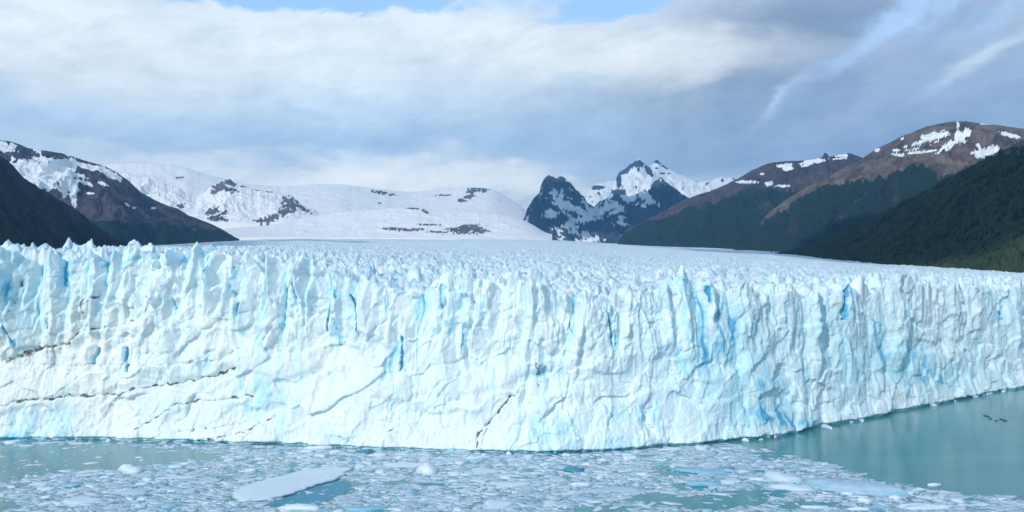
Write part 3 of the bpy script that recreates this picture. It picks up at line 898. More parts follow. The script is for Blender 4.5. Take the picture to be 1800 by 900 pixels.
mountain('mountain', [(914, 388), (922, 384), (927, 366), (936, 352), (948, 342), (951, 328), (957, 314), (964, 309), (975, 310), (984, 308), (994, 314), (1003, 321), (1013, 333), (1024, 343), (1033, 356), (1043, 362), (1052, 356), (1062, 350), (1075, 345), (1090, 342),
                      (1105, 344), (1120, 340), (1138, 332), (1150, 320), (1162, 309), (1172, 321), (1188, 333), (1205, 345), (1225, 362), (1260, 385)],
         [(914, 424), (1260, 430)], 12800, 10900, BLUEROCK, 'jagged slate blue rock peaks streaked with snow beside the ice field', m_r4, rough=0.40, seed=160, lam=420, k=1.0, crest=3.2, step=1.0, nf=170)


def m_r4b(px, py, t, gul, rg, Z):
    n = fbm(px / 12, py / 12, 37, 5, .62)
    rock = patch_field(px, py, [(1100, 298, 16, 6, 30), (1122, 288, 12, 7, 0), (1140, 300, 5, 16, 35), (1155, 284, 8, 4, 0), (1088, 318, 5, 16, 0), (1050, 330, 14, 4, 0), (1088, 340, 14, 10, 0), (1168, 292, 10, 3, -30)], 38, .6, 7)
    return dict(snow=1 - np.maximum(rock, sstep(n, .35, .5)))


mountain('mountain', [(985, 372), (1020, 345), (1040, 330), (1052, 322), (1064, 320), (1080, 318), (1088, 303), (1098, 297), (1108, 288), (1118, 282), (1123, 280), (1132, 288), (1142, 293), (1148, 286), (1156, 280), (1163, 288), (1175, 296), (1190, 305), (1210, 313), (1230, 319),
                      (1250, 317), (1268, 311), (1285, 312), (1310, 322), (1350, 340), (1400, 360)],
         [(985, 420), (1400, 425)], 17000, 13600, BLUEROCK, 'highest snow covered twin summits standing behind the slate peaks', m_r4b, rough=0.22, seed=180, lam=520, k=1.0, crest=2.2, step=1.2, nf=110)


def m_l1(px, py, t, gul, rg, Z):
    n = fbm(px / 14, py / 10, 41, 4)
    f = sstep(n + (py - 380) / 70 + (80 - px) / 500, -.2, .3)
    return dict(forest=f)


mountain('mountain', [(-400, 190), (-200, 225), (-80, 250), (0, 274), (14, 283), (28, 296), (42, 312), (60, 325), (90, 342), (125, 362), (150, 380), (175, 400), (205, 420), (240, 436)],
         [(-400, 470), (0, 462), (120, 452), (240, 440)], [(-400, 2600), (0, 3400), (240, 4700)], [(-400, 1500), (0, 2200), (240, 4200)],
         DARKSLOPE, 'near dark shaded slope at the far left behind the ice cliff', m_l1, rough=0.26, seed=200, lam=330, k=0.95, crest=1.6, step=1.5, nf=170)


def m_l2(px, py, t, gul, rg, Z):
    n = fbm(px / 12, py / 9, 43, 5, .6)
    fld = patch_field(px, py, [(60, 305, 50, 26, -20), (100, 300, 44, 24, -28), (120, 325, 24, 20, -60), (128, 342, 6, 26, 8), (90, 280, 60, 9, -12), (8, 258, 22, 10, -10), (150, 290, 36, 7, -20), (195, 306, 26, 7, -32),
                               (150, 322, 16, 3.5, -20), (160, 340, 9, 2, 0), (224, 360, 8, 2, -40), (236, 365, 4, 2, 0), (270, 366, 5, 2, 0), (150, 310, 10, 5, 0), (120, 270, 8, 4, 0), (182, 324, 12, 3, -20), (66, 266, 8, 8, 0)], 44, .65, 9)
    rock = patch_field(px, py, [(50, 267, 24, 6, -20), (38, 272, 18, 7, 0), (85, 272, 14, 6, 0), (105, 276, 12, 4, 0), (146, 283, 16, 3.5, -18), (165, 288, 14, 3, -10), (160, 310, 14, 7, -30), (190, 318, 12, 5, -30)], 45, .5, 7)
    f = sstep(py - np.interp(px, [0, 100, 200, 300, 420], [390, 390, 388, 395, 402]) + 14 * n, -8, 10)
    return dict(snow=fld * (1 - rock), forest=f * .9)


mountain('mountain', [(-400, 200), (-150, 225), (-60, 238), (0, 246), (22, 249), (50, 260), (90, 266), (115, 271), (140, 279), (165, 287), (185, 292), (205, 303), (222, 314), (235, 326), (250, 340), (262, 345), (275, 354), (292, 360), (312, 366), (330, 378),
                      (360, 389), (385, 400), (405, 412), (420, 421)],
         [(-400, 470), (0, 455), (200, 442), (420, 423)], [(-400, 7000), (420, 8200)], [(-400, 5400), (200, 6000), (420, 7800)],
         GREY, 'grey mountain with a hanging snowfield on its upper left flank', m_l2, rough=0.22, seed=220, lam=420, k=1.0, crest=1.3, step=1.3, nf=200)


def m_m(px, py, t, gul, rg, Z):
    rock = patch_field(px, py, [(383, 330, 12, 8, 30), (404, 320, 12, 6, -20), (376, 337, 6, 6, 0), (430, 327, 7, 2.5, 0), (455, 333, 10, 2.5, 0), (472, 336, 8, 2, 0), (373, 372, 12, 6, 20), (385, 384, 16, 5, -10), (372, 385, 9, 4, 0),
                                (510, 358, 16, 10, -40), (522, 350, 10, 6, -50), (475, 384, 22, 5, 15), (500, 372, 14, 8, 20), (535, 368, 14, 3, -30), (318, 362, 6, 4, 20), (465, 388, 20, 3, 0), (390, 325, 6, 10, 0), (397, 331, 14, 4, -30), (412, 334, 8, 2, -20), (515, 366, 10, 3, -40), (390, 376, 12, 3, 30)], 51, 1.0, 5)
    return dict(snow=1 - rock)


mountain('mountain', [(200, 300), (260, 312), (310, 330), (345, 345), (360, 338), (372, 328), (385, 322), (393, 315), (404, 314), (412, 322), (425, 325), (440, 331), (470, 335), (500, 342), (512, 343), (525, 354), (540, 366), (560, 372), (600, 378)],
         [(200, 396), (380, 392), (470, 392), (600, 384)], 11800, 10600, SNOWROCK, 'small rock crested snow peak left of the wide ice field', m_m, rough=0.18, seed=240, lam=380, k=1.0, crest=3.6, step=1.2, nf=120)


def m_snowback(px, py, t, gul, rg, Z):
    rock = patch_field(px, py, [(235, 311, 4, 2, 0), (315, 312, 6, 1.6, 0), (280, 300, 4, 1, 0)], 52, .6, 7)
    return dict(snow=1 - rock)


mountain('snowfield', [(100, 300), (180, 288), (230, 285), (290, 287), (340, 298), (400, 318), (480, 330), (540, 324), (600, 322), (660, 332), (720, 338), (780, 334), (812, 332), (822, 326), (835, 324), (850, 328), (862, 333), (880, 334), (898, 346), (920, 366), (940, 382), (970, 404)],
         [(100, 404), (600, 378), (970, 412)], 15000, 13000, SNOWROCK, 'pale snowfields climbing into cloud behind the glacier',
         lambda px, py, t, g, rg, Z: dict(snow=1 - patch_field(px, py, [(668, 338, 14, 3, -8), (688, 342, 8, 2, 0), (832, 334, 11, 7, 30), (850, 333, 10, 5, 0), (824, 346, 12, 4, 20), (812, 352, 8, 3, 0), (780, 343, 12, 1.5, 0), (930, 336, 8, 3, 0), (668, 357, 4, 1.5, 0), (235, 311, 4, 2, 0), (315, 312, 6, 1.6, 0)], 53, 1.1, 4)),
         rough=0.05, seed=260, lam=600, k=1.0, crest=1.5, step=2, nf=100, smooth=True)

mountain('snowfield', [(300, 412), (360, 406), (420, 400), (480, 396), (530, 384), (580, 374), (640, 370), (690, 365), (725, 363), (745, 368), (790, 372), (850, 373), (905, 380), (925, 388), (945, 398), (958, 410), (970, 420)],
         [(300, 416), (600, 418), (970, 422)], 10200, 9000, SNOWROCK, 'low sunlit snow hill with brown outcrops where the glacier begins',
         lambda px, py, t, g, rg, Z: dict(snow=1 - .95 * patch_field(px, py, [(820, 403, 26, 7, 8), (840, 406, 16, 5, 0), (800, 404, 14, 4, 0), (720, 404, 26, 2.5, 0), (690, 402, 14, 2.5, 0), (770, 408, 16, 2, 0), (730, 366, 12, 2, 0), (748, 372, 8, 3, -30), (922, 384, 5, 2, 0), (755, 395, 20, 1.6, 0), (812, 399, 14, 3, 12), (835, 398, 14, 3, -10)], 54, 1.1, 4)),
         rough=0.08, seed=280, lam=240, k=1.0, crest=1.2, step=1.5, nf=110, smooth=True)

# ------------------------------------------------------------------ unseen clouds added between the sun and the slopes they shade
def shade_cloud_material():
    m, N, b, co = new_mat('shade_cloud')
    b.inputs['Base Color'].default_value = (0.9, 0.9, 0.9, 1); b.inputs['Roughness'].default_value = 1.0
    bump(N, b, N.noise(co, 0.004, 8, .65), 1.0, 60)
    return m


SHADE_CLOUD = shade_cloud_material()
TOSUN = (math.sin(az) * math.cos(R(SUN_EL)), math.cos(az) * math.cos(R(SUN_EL)), math.sin(R(SUN_EL)))


def cloud(target, rx, ry, rot, seed, label, zc=3300.0):
    k = (zc - target[2]) / TOSUN[2]
    cx, cy = target[0] + TOSUN[0] * k, target[1] + TOSUN[1] * k
    n, m = 40, 80
    th = np.linspace(0, np.pi, n)[:, None]; ph = np.linspace(0, 2 * np.pi, m)[None, :]
    x, y, z = np.sin(th) * np.cos(ph), np.sin(th) * np.sin(ph), np.cos(th) * np.ones_like(ph)
    r = 1 + .30 * gnoise(x * 2 + seed, y * 2 + z, seed) + .14 * gnoise(x * 6 + z * 3, y * 6, seed + 1)
    r[:, -1] = r[:, 0]
    c, s_ = math.cos(R(rot)), math.sin(R(rot))
    X, Y = x * r * rx, y * r * ry
    V = np.stack([cx + X * c - Y * s_, cy + X * s_ + Y * c, zc + 260 * np.maximum(z * r, -.35)], -1).reshape(-1, 3)
    o = link('cloud', mesh_np('cloud', V, [grid_faces(n, m)], None, True), SHADE_CLOUD)
    tag(o, label, 'cloud', kind='stuff')


cloud((1900, 2300, 250), 2800, 1080, -69, 61, 'unseen cloud added to shade the right hand forest')
cloud((-1800, 2900, 150), 1050, 2000, 15, 62, 'unseen cloud added to shade the left hand slope')
cloud((2100, 12200, 500), 2300, 1300, 0, 63, 'unseen cloud added to shade the slate peaks', 3600.0)

# ------------------------------------------------------------------ lake
BX, BY0, BY1, BZ = 15500.0, -3500.0, 22500.0, 2450.0
me = mesh_np('lake_water', np.array([(-BX + 60, BY0 + 60, 0), (BX - 60, BY0 + 60, 0), (BX - 60, BY1 - 60, 0), (-BX + 60, BY1 - 60, 0)]), [np.array([[0, 1, 2, 3]])])
tag(link('lake_water', me, WATER), 'milky teal glacial lake water', 'lake', kind='structure')

# ------------------------------------------------------------------ forest on the right slope: countless trees, one mass
def forest():
    g = np.random.default_rng(5)
    X, Y, Z, PX, PY, fo = r1['X'], r1['Y'], r1['Z'], r1['PX'], r1['PY'], r1['forest']
    nr, nc = Z.shape
    n = 52000
    ci = g.uniform(0, nc - 1.01, n); ri = g.uniform(0, nr - 1.01, n) ** 1.0
    i, j = ri.astype(int), ci.astype(int); a, b = ri - i, ci - j

    def s(Fd):
        return (Fd[i, j] * (1 - a) * (1 - b) + Fd[i + 1, j] * a * (1 - b) + Fd[i, j + 1] * (1 - a) * b + Fd[i + 1, j + 1] * a * b)
    x, y, z, f, px = s(X), s(Y), s(Z), s(fo), s(np.array(PX))
    clump = fbm(x / 60, y / 60, 77, 3)
    keep = (f > .5) & (px < 1880) & (g.uniform(0, 1, n) < .55 + 1.2 * clump + .35)
    x, y, z, clump = x[keep], y[keep], z[keep], clump[keep]; m = len(x)
    h = g.uniform(7, 15, m); w = h * g.uniform(.32, .55, m)
    k = 6
    ang = np.linspace(0, 2 * np.pi, k, endpoint=False)[None, :] + g.uniform(0, 6.28, (m, 1))
    rings = []
    for zz, rr in ((-0.15, .55), (.30, 1.0), (.72, .72)):
        jr = g.uniform(.72, 1.25, (m, k))
        rings.append(np.stack([x[:, None] + np.cos(ang) * w[:, None] * rr * jr, y[:, None] + np.sin(ang) * w[:, None] * rr * jr, z[:, None] + h[:, None] * (zz + g.uniform(-.07, .07, (m, k)))], -1))
    top = np.stack([x + g.uniform(-.8, .8, m), y + g.uniform(-.8, .8, m), z + h], -1)[:, None, :]
    V = np.concatenate(rings + [top], 1)
    per = 3 * k + 1
    q = []
    for L_ in range(2):
        for c in range(k):
            d = (c + 1) % k
            q.append((L_ * k + c, L_ * k + d, (L_ + 1) * k + d, (L_ + 1) * k + c))
    tr = [(2 * k + c, 2 * k + (c + 1) % k, 3 * k) for c in range(k)]
    off = (np.arange(m) * per)[:, None, None]
    Q = (np.array(q)[None] + off).reshape(-1, 4); T = (np.array(tr)[None] + off).reshape(-1, 3)
    tone = np.repeat(np.clip(g.uniform(0, .8, m) + .5 * clump, 0, 1), per)
    o = link('forest', mesh_np('forest', V.reshape(-1, 3), [Q, T], dict(tone=tone)), LEAF)
    tag(o, 'dense dark green beech forest covering the right hand slope', 'forest', kind='stuff')


forest()

# ------------------------------------------------------------------ floating ice
def at(px, py):
    Y = CAMZ * F / (py - 450.0)
    return (px - 900) / F * Y, Y


def cover(px, py):
    """how much brash ice floats at a place on the lake, 0..1"""
    n = fbm(px / 60, py / 18, 90, 4)
    n2 = fbm(px / 22, py / 7, 91, 3)
    edge_r = np.interp(py, [775, 782, 800, 820, 845, 858, 866, 876, 890, 930, 1000], [1200, 1310, 1380, 1480, 1555, 1600, 1690, 1780, 1900, 2200, 2400])
    right = sstep(edge_r - px + 50 * n, -8, 40)
    edge_l = np.interp(py, [770, 786, 800, 815, 828, 840, 860, 900, 1000], [430, 330, 400, 330, 150, 30, 20, 40, 60])
    leftm = sstep(px - edge_l + 60 * n, -30, 40)
    c = right * leftm
    strip = np.exp(-((py - np.interp(px, S_PX, S_PY) - 6) / 4.0) ** 2) * (px < 1280) * .55 * (px > -200)
    c = np.maximum(c, strip)
    c = np.maximum(c, .10 * (px < 460) * sstep(fbm(px / 40, py / 9, 92, 3), -.2, .3))
    holes = np.zeros_like(c)
    for (cx, cy, rx, ry) in [(1190, 828, 50, 9), (1250, 882, 120, 14), (1170, 876, 70, 8), (1010, 827, 22, 4), (1350, 800, 45, 5), (590, 862, 45, 9), (545, 875, 48, 8), (500, 885, 40, 7), (610, 852, 25, 6), (1330, 868, 60, 7), (1215, 856, 30, 8), (700, 848, 30, 5), (1420, 888, 60, 8), (560, 845, 50, 7), (1060, 895, 70, 7), (640, 795, 20, 4)]:
        holes = np.maximum(holes, np.exp(-((px - cx) / rx) ** 2 - ((py - cy) / ry) ** 2))
    c = c * (1 - .96 * sstep(holes + .15 * n2, .15, .55))
    return c * np.clip(.74 + 1.1 * n2 + .4 * n, 0.03, 1)


def chips(n, size_lo, size_hi, seed, zlift, name, label, dens=1.0, power=2.2):
    g = np.random.default_rng(seed)
    Yv = g.uniform(225, 352, n * 2)
    Xv = g.uniform(-.66, .68, n * 2) * Yv
    px, py = 900 + F * Xv / Yv, 450 + CAMZ * F / Yv
    foot = np.interp(px, S_PX, S_PY)
    ok = (py > foot + 1.0) & (g.uniform(0, 1, n * 2) < cover(px, py) * dens)
    x, y, px, py = Xv[ok][:n], Yv[ok][:n], px[ok][:n], py[ok][:n]
    m = len(x)
    # finer toward the glacier foot
    sz = size_lo * (size_hi / size_lo) ** (g.uniform(0, 1, m) ** power)
    k = 6
    ang = np.sort(g.uniform(0, 1, (m, k)) * .8 + np.arange(k)[None, :], 1) / k * 2 * np.pi
    rad = sz[:, None] * g.uniform(.35, 1.2, (m, k)) * .5
    el = g.uniform(1.1, 3.2, m); th = g.normal(0, .55, m)
    lx, ly = np.cos(ang) * rad * el[:, None], np.sin(ang) * rad
    c, s_ = np.cos(th)[:, None], np.sin(th)[:, None]
    ax, ay = lx * c - ly * s_, lx * s_ + ly * c
    hz = zlift + np.minimum(sz, 1.2) * g.uniform(.02, .15, m)
    tx, ty = g.normal(0, .05, m)[:, None], g.normal(0, .05, m)[:, None]
    topz = np.maximum(hz[:, None] + ax * tx + ay * ty, 0.01)
    sh = g.uniform(.72, .95, (m, 1))
    top = np.stack([x[:, None] + ax * sh, y[:, None] + ay * sh, topz], -1)
    bot = np.stack([x[:, None] + ax, y[:, None] + ay, np.full((m, k), -.12)], -1)
    V = np.concatenate([top, bot], 1).reshape(-1, 3)
    off = (np.arange(m) * 2 * k)[:, None]
    P = np.arange(k)[None, :] + off
    q = np.array([[i, i + k, (i + 1) % k + k, (i + 1) % k] for i in range(k)])
    Q = (q[None] + off[:, :, None]).reshape(-1, 4)
    tone = np.repeat(np.clip(g.beta(1.2, 1.7, m) * .85 + .25 * np.clip((sz - .4) / 1.2, 0, 1) + .15 * fbm(px / 50, py / 20, 95, 2), 0, 1), 2 * k)
    blue = np.repeat(np.where(g.uniform(0, 1, m) < .20, g.uniform(.3, .95, m), g.uniform(0, .12, m)), 2 * k)
    o = link(name, mesh_np(name, V, [P, Q], dict(tone=tone, blue=blue)), FLOE)
    tag(o, label, 'brash ice', kind='stuff')


chips(190000, 0.22, 3.6, 301, 0.0, 'brash_ice', 'countless small ice fragments packed over the lake before the cliff', 0.92, 5.6)
WHERE = {}


def floe_mesh(w, d, h, seed, outline=None, blue=.05, tone=.8, steep=.85, peak=0.0, rugged=.24):
    """one floating block: irregular plan, shelving rim, uneven top"""
    g = np.random.default_rng(seed)
    if outline is None:
        k = 15
        ang = (np.arange(k) + g.uniform(-.3, .3, k)) / k * 2 * np.pi
        rr = np.clip(1 + .22 * np.sin(ang * 2 + g.uniform(0, 6)) + .15 * np.sin(ang * 3 + g.uniform(0, 6)) + g.uniform(-.17, .17, k), .5, 1.4)
        ox, oy = np.cos(ang) * rr * w / 2, np.sin(ang) * rr * d / 2
    else:
        o = np.array(outline, float)
        pts = []
        for i in range(len(o)):
            a, b = o[i], o[(i + 1) % len(o)]
            q = max(1, int(np.hypot(*(b - a)) / 1.4))
            for j in range(q): pts.append(a + (b - a) * j / q)
        o = np.array(pts); nrm = np.roll(o, -1, 0) - np.roll(o, 1, 0); nrm = np.stack([nrm[:, 1], -nrm[:, 0]], -1) / (np.hypot(*nrm.T)[:, None] + 1e-6)
        o = o + nrm * g.uniform(-.55, .45, (len(o), 1))
        ox, oy = o[:, 0], o[:, 1]; k = len(ox)
    rings = [(1.0, -.3), (1.0, .04), (steep + .1, .45), (steep, .82), (steep * .75, 1.0), (steep * .45, 1.02), (steep * .2, 1.0)]
    V, tn, blu = [], [], []
    tx, ty = g.normal(0, .18, 2)
    W_ = np.ptp(ox) / 2 + 1e-6; D_ = np.ptp(oy) / 2 + 1e-6
    for i, (r, z) in enumerate(rings):
        x, y = ox * r, oy * r
        jit = g.uniform(-rugged, rugged, k) * (1 if i < 4 else .6) if i > 1 else 0
        zz = h * z if z < 0 else h * (z + jit + (z * (tx * x / W_ + ty * y / D_)) + peak * (1 - r) * (1 + .4 * np.sin(x + seed)))
        V.append(np.stack([x, y, np.zeros(k) + zz], -1))
        tn += [tone * (.8 if i < 3 else 1)] * k; blu += [blue + (.28 if i < 3 else 0)] * k
    V = np.concatenate(V + [np.array([[0, 0, h * (1 + peak)]])])
    tn.append(tone); blu.append(blue)
    nr = len(rings)
    q = [(i * k + j, i * k + (j + 1) % k, (i + 1) * k + (j + 1) % k, (i + 1) * k + j) for i in range(nr - 1) for j in range(k)]
    t = [((nr - 1) * k + j, (nr - 1) * k + (j + 1) % k, nr * k) for j in range(k)]
    return mesh_np('ice_floe', V, [np.array(q), np.array(t)], dict(tone=np.array(tn), blue=np.clip(np.array(blu), 0, 1)))


def foot_mesh(w, d, seed, h=0.03):
    g = np.random.default_rng(seed)
    k = 18
    ang = np.arange(k) / k * 2 * np.pi
    rr = 1 + .2 * np.sin(ang * 2 + g.uniform(0, 6)) + g.uniform(-.13, .13, k)
    a = np.stack([np.cos(ang) * rr * w / 2, np.sin(ang) * rr * d / 2, np.full(k, -.3)], -1)
    b = a * (1, 1, 0) + np.array([0, 0, .02]) ; c = b * (.6, .6, 1) + np.array([0, 0, h])
    V = np.concatenate([a, b, c, [[0, 0, h * 2]]])
    q = [(i * k + j, i * k + (j + 1) % k, (i + 1) * k + (j + 1) % k, (i + 1) * k + j) for i in range(2) for j in range(k)]
    t = [(2 * k + j, 2 * k + (j + 1) % k, 3 * k) for j in range(k)]
    return mesh_np('submerged_ice', V, [np.array(q), np.array(t)])


BIG = 'large ice floes among the brash ice'
# x, y (photo), width, visible height (photo px), thickness m, blue, tone, turn, label, foot (dx, dy, w, h in photo px) or None, peak
FLOES = [
    (230, 829, 48, 14, 1.3, .06, .95, -20, 'white pointed floe alone at the inner edge of the pack, far left', None, .9),
    (143, 881, 70, 20, .8, .05, .85, 18, 'pale lilac slab close to the bottom left corner of the pack', None, .1),
    (238, 866, 62, 14, .7, .35, .8, 0, 'flat bluish floe with a turquoise corner, right of the lilac slab', (26, 5, 40, 9), .1),
    (158, 829, 34, 7, .4, .03, .8, 5, 'thin pale floe just left of the white pointed one', None, 0),
    (68, 852, 30, 8, .5, .03, .85, 10, 'small white floe leading the scattered row at far left', None, .1),
    (86, 861, 22, 9, .6, .03, .9, -5, 'rounded white floe trailing the scattered row at far left', None, .4),
    (128, 852, 34, 9, .5, .75, .6, 0, 'small bright turquoise floe in the left part of the pack', (4, 4, 38, 9), .1),
    (312, 840, 62, 8, .5, .08, .8, 8, 'long thin pale floe behind the bluish one', (20, 8, 50, 10), 0),
    (290, 890, 46, 14, .7, .55, .6, 0, 'blue grey floe cut by the bottom edge left of the long slab', None, .2),
    (715, 818, 84, 13, .5, .02, .85, 6, 'broad flat lilac floe close under the middle of the cliff', None, 0),
    (752, 831, 38, 15, 1.5, .02, 1.0, 10, 'white triangular block in front of the broad lilac floe', None, .8),
    (800, 834, 34, 9, .6, .03, .9, 0, 'small white floe right of the triangular block', None, .2),
    (895, 852, 62, 16, .5, .04, .85, 8, 'wide pale floe in the centre of the pack', None, 0),
    (876, 888, 62, 18, .7, .04, .88, 12, 'tapering pale floe at the bottom centre of the pack', None, .1),
    (1075, 862, 100, 15, .4, .30, .7, 0, 'wide flat bluish floe right of the centre', None, 0),
    (1022, 852, 38, 8, .6, .02, .95, 0, 'small bright white floe behind the wide bluish one', None, .2),
    (852, 829, 60, 12, .4, .12, .8, 4, 'pale blue floe just behind the wide pale one', None, 0),
    (529, 895, 64, 14, 1.0, .03, .9, 0, 'white humped floe cut by the bottom edge beside the long slab', None, .5),
    (614, 881, 48, 13, .4, .22, .35, 0, 'dull grey green floe in the dark water below the long slab', None, 0),
    (642, 896, 72, 14, .8, .65, .6, 0, 'bright blue floe at the bottom edge right of the long slab', None, .2),
    (1238, 830, 96, 14, .8, .70, .7, -12, 'slanting turquoise block in the right part of the pack', (-10, -4, 90, 12), .2),
    (1238, 852, 52, 12, .9, .70, .55, 0, 'compact deep turquoise block below the slanting one', (-6, 3, 60, 14), .3),
    (1283, 848, 44, 9, .6, .1, .95, 0, 'white floe touching the two turquoise blocks', None, .2),
    (1372, 842, 60, 20, 1.4, .10, .9, -30, 'tall white block at the left end of the long blue berg', None, .4),
    (1396, 860, 78, 14, 1.0, .10, .9, -8, 'low white block in front of the tall one', (0, 6, 90, 12), .3),
    (1521, 882, 30, 9, .9, .02, .95, 0, 'small white block below the long blue berg', None, .4),
    (1574, 878, 22, 9, 1.0, .02, .95, 0, 'tiny white block beside the tail of the long blue berg', None, .5),
    (1622, 893, 112, 12, .9, .02, .92, 3, 'long bright white floe near the bottom right corner', None, .2),
    (1642, 854, 28, 5, .7, .02, 1.0, 0, 'small white floe at the edge of open water on the right', None, .2),
    (1436, 893, 46, 8, .6, .05, .9, 0, 'pale floe on the bottom edge left of the long white one', None, .1),
    (1508, 896, 34, 8, .6, .05, .95, 0, 'rounded white floe next to the long one at bottom right', None, .3),
    (20, 779, 34, 7, .8, .05, 1.0, 5, 'white floe lying against the cliff foot at far left', None, .3),
    (46, 784, 22, 4, .4, .05, .9, 5, 'thin white sliver of ice by the cliff foot at far left', None, .1),
    (432, 846, 34, 6, .4, .05, .8, 14, 'thin pale floe touching the upper side of the long slab', None, 0),
    (1180, 790, 46, 6, .4, .03, .95, 5, 'bright flat floe near where the cliff meets open water', None, 0),
    (562, 789, 44, 7, .9, .03, 1.0, 4, 'bright white floe at the cliff foot left of the blue lump', None, .2),
]
for i, (px, py, w, hpx, th, bl_, tn_, rot, lab, ft, pk) in enumerate(FLOES):
    x, y = at(px, py)
    sc = y / F
    foresh = y / CAMZ                                 # metres of depth per metre of apparent height
    wm, dm = w * sc, max(1.2, (hpx * sc - th * .6) * foresh * .72)
    o = link('ice_floe', floe_mesh(wm, dm, th, 400 + i, None, bl_, tn_, .86, pk), FLOE)
    o.location = (x, y, 0); o.rotation_euler = (0, 0, R(rot))
    tag(o, lab, 'ice floe', BIG)
    if ft:
        fw, fd = ft[2] * sc, ft[3] * sc * foresh * .8
        c = link('submerged_ice', foot_mesh(fw, fd, 600 + i), WET, o)
        c.location = (ft[0] * sc, -ft[1] * sc * foresh * .8, 0)

# the long tilted slab in the foreground and the long blue berg on the right: traced plans at real size
def plan(pts):
    P = [at(*p) for p in pts]
    cx = sum(p[0] for p in P) / len(P); cy = sum(p[1] for p in P) / len(P)
    return cx, cy, [(p[0] - cx, p[1] - cy) for p in P]


cx, cy, pl = plan([(417, 867), (424, 882), (472, 879), (516, 869), (556, 853), (584, 846), (601, 837), (613, 826), (590, 823), (541, 829), (520, 834), (482, 844), (446, 853)])
o = link('ice_floe', floe_mesh(1, 1, 1.0, 701, pl, .02, .88, .985, 0.0, .12), FLOE)
o.location = (cx, cy, 0); tag(o, 'longest flat pale slab lying slanted left of the middle foreground', 'ice floe', BIG)
cx2, cy2, pl2 = plan([(474, 886), (505, 891), (560, 886), (598, 873), (622, 858), (612, 845), (575, 848), (520, 866)])
pl2 = [(a_[0] * (1 - t_) + b_[0] * t_ + rnd.uniform(-.5, .5), a_[1] * (1 - t_) + b_[1] * t_ + rnd.uniform(-1.3, 1.3)) for a_, b_ in zip(pl2, pl2[1:] + pl2[:1]) for t_ in (0, .2, .4, .6, .8)]
c = link('submerged_ice', mesh_np('submerged_ice', np.array([(p[0] + cx2 - cx, p[1] + cy2 - cy, .06) for p in pl2]), [np.arange(len(pl2))[None, :]]), WET, o)

cx, cy, pl = plan([(1405, 848), (1440, 860), (1500, 868), (1560, 872), (1602, 872), (1596, 866), (1560, 858), (1510, 850), (1460, 848), (1430, 842)])
o = link('iceberg', floe_mesh(1, 1, 1.5, 702, pl, .42, .85, .84, .35), FLOE)
o.location = (cx, cy, 0); tag(o, 'long low pale blue berg tapering right along the edge of open water', 'iceberg')

def dark_ice():
    m, N, b, co = new_mat('dark_clear_ice')
    N.put(b.inputs['Base Color'], N.mix(N.noise(co, 1.5, 4, .6), (0.012, 0.035, 0.042), (0.04, 0.10, 0.11)))
    b.inputs['Roughness'].default_value = 0.35
    return m


DARKICE = dark_ice()
for (px, py, w, h, lab) in [(641, 795, 34, 9, 'wet dark teal ice lump at the foot of the cliff'), (1010, 827, 36, 8, 'dark teal ice lump awash in the middle of the pack'), (760, 852, 72, 11, 'flat turquoise ice awash right of the middle foreground')]:
    x, y = at(px, py); sc = y / F
    k = floe_mesh(w * sc, h * sc * y / CAMZ * .6, .8 if h < 10 else .25, 720 + w, None, .9, .2, .8, .4)
    o = link('iceberg', k, WET)
    o.location = (x, y, 0); tag(o, lab, 'iceberg')

# small dark ice pieces on the open water at the right
for i, (px, py, w, lab) in enumerate([(1734, 731.5, 10, 'largest and leftmost of the dark ice specks on open water'), (1740.5, 736.5, 5, 'tiny dark ice speck just below the largest one'), (1751.5, 740, 4.5, 'lowest tiny dark ice speck on open water'),
                                      (1761, 737.5, 6, 'dark ice speck joined to the rightmost one'), (1766.5, 739.5, 8, 'rightmost dark ice speck on open water')]):
    x, y = at(px, py); sc = y / F
    o = link('ice_chunk', floe_mesh(w * sc, w * sc * 1.6, .3, 740 + i, None, .95, .0, .8, .3), DARKICE)
    o.location = (x, y, 0); tag(o, lab, 'ice chunk', 'dark ice specks on the open water')

# middling floes, one object each, from a few source blocks
protos = [floe_mesh(1.0, .62, .16, 800 + i, None, [.02, .05, .10, .30, .5][i % 5], [1.0, .85, .7, .8, .75][i % 5], .84, .2 + .1 * (i % 4)) for i in range(12)]
g = np.random.default_rng(9)
pick = []
while len(pick) < 225:
    Yv = g.uniform(246, 330); Xv = g.uniform(-.61, .61) * Yv
    px, py = 900 + F * Xv / Yv, 450 + CAMZ * F / Yv
    if py < np.interp(px, S_PX, S_PY) + 4: continue
    if g.uniform() > float(cover(np.array([px]), np.array([py]))[0]): continue
    wpx = 9 + 16 * g.uniform() ** 2.2
    if any(abs(px - q[0]) < (wpx + q[2]) * .55 and abs(py - q[1]) < 3.2 for q in pick): continue
    if any(abs(px - f[0]) < (wpx + f[2]) * .5 and abs(py - f[1]) < f[3] * .5 + 2 for f in FLOES): continue
    pick.append((px, py, wpx))
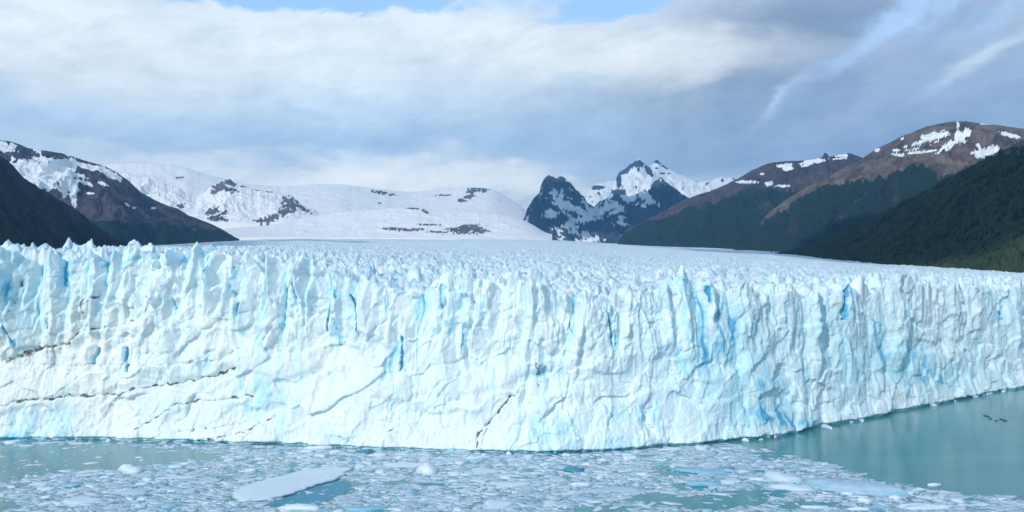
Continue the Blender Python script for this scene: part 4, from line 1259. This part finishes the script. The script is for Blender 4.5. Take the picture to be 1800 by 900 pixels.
for i, (px, py, wpx) in enumerate(pick):
    x, y = at(px, py); s_ = wpx * y / F
    o = link('ice_floe', protos[i % 12], FLOE)
    o.location = (x, y, 0); o.scale = (s_, s_ * g.uniform(.8, 1.5), s_ * g.uniform(.7, 1.2)); o.rotation_euler = (0, 0, g.normal(0, .4))
    if px < 420: zone, gr = 'small pale ice block adrift left of the long slanted slab', 'small ice blocks in the left of the pack'
    elif px < 820: zone, gr = 'small pale ice block drifting around the long slab and lilac floe', 'small ice blocks around the long slab'
    elif px < 1200: zone, gr = 'small pale ice block drifting in the crowded middle of the pack', 'small ice blocks in the middle of the pack'
    else: zone, gr = 'small pale ice block drifting around the turquoise blocks and long berg', 'small ice blocks in the right of the pack'
    tag(o, zone, 'ice block', gr)

# blocks fallen from the front, lying in the water along its foot
for i in range(26):
    px = float(g.uniform(1290, 1790)) if i < 17 else float(g.uniform(20, 1240))
    Yf_ = float(front_Y(px)) - g.uniform(2.5, 7.0)
    s_ = float(g.uniform(1.2, 3.4))
    o = link('ice_block', protos[(i * 5) % 12], FLOE)
    o.location = ((px - 900) / F * Yf_, Yf_, 0); o.scale = (s_ * 1.2, s_, s_ * 2.0); o.rotation_euler = (0, 0, float(g.uniform(0, 6)))
    if i < 17: tag(o, 'white ice block fallen at the cliff foot beside the open water', 'ice block', 'fallen blocks along the open water')
    else: tag(o, 'white ice block fallen at the cliff foot behind the ice pack', 'ice block', 'fallen blocks behind the ice pack')

# ------------------------------------------------------------------ haze
def haze():
    x, y0, y1, z = BX, BY0, BY1, BZ
    v = [(-x, y0, -1.5), (x, y0, -1.5), (x, y1, -1.5), (-x, y1, -1.5), (-x, y0, z), (x, y0, z), (x, y1, z), (-x, y1, z)]
    f = [[3, 2, 1, 0], [4, 5, 6, 7], [0, 1, 5, 4], [1, 2, 6, 5], [2, 3, 7, 6], [3, 0, 4, 7]]
    m = bpy.data.materials.new('haze'); m.use_nodes = True
    n = m.node_tree.nodes; n.clear()
    out = n.new('ShaderNodeOutputMaterial'); pv = n.new('ShaderNodeVolumePrincipled')
    pv.inputs['Color'].default_value = (0.20, 0.53, 1.0, 1)
    pv.inputs['Density'].default_value = 0.000032
    pv.inputs['Anisotropy'].default_value = 0.0
    m.node_tree.links.new(pv.outputs[0], out.inputs['Volume'])
    o = link('haze', mesh_np('haze', np.array(v, float), [np.array(f)]), m)
    tag(o, 'thin blue air haze over the lake and mountains', 'haze', kind='stuff')


haze()
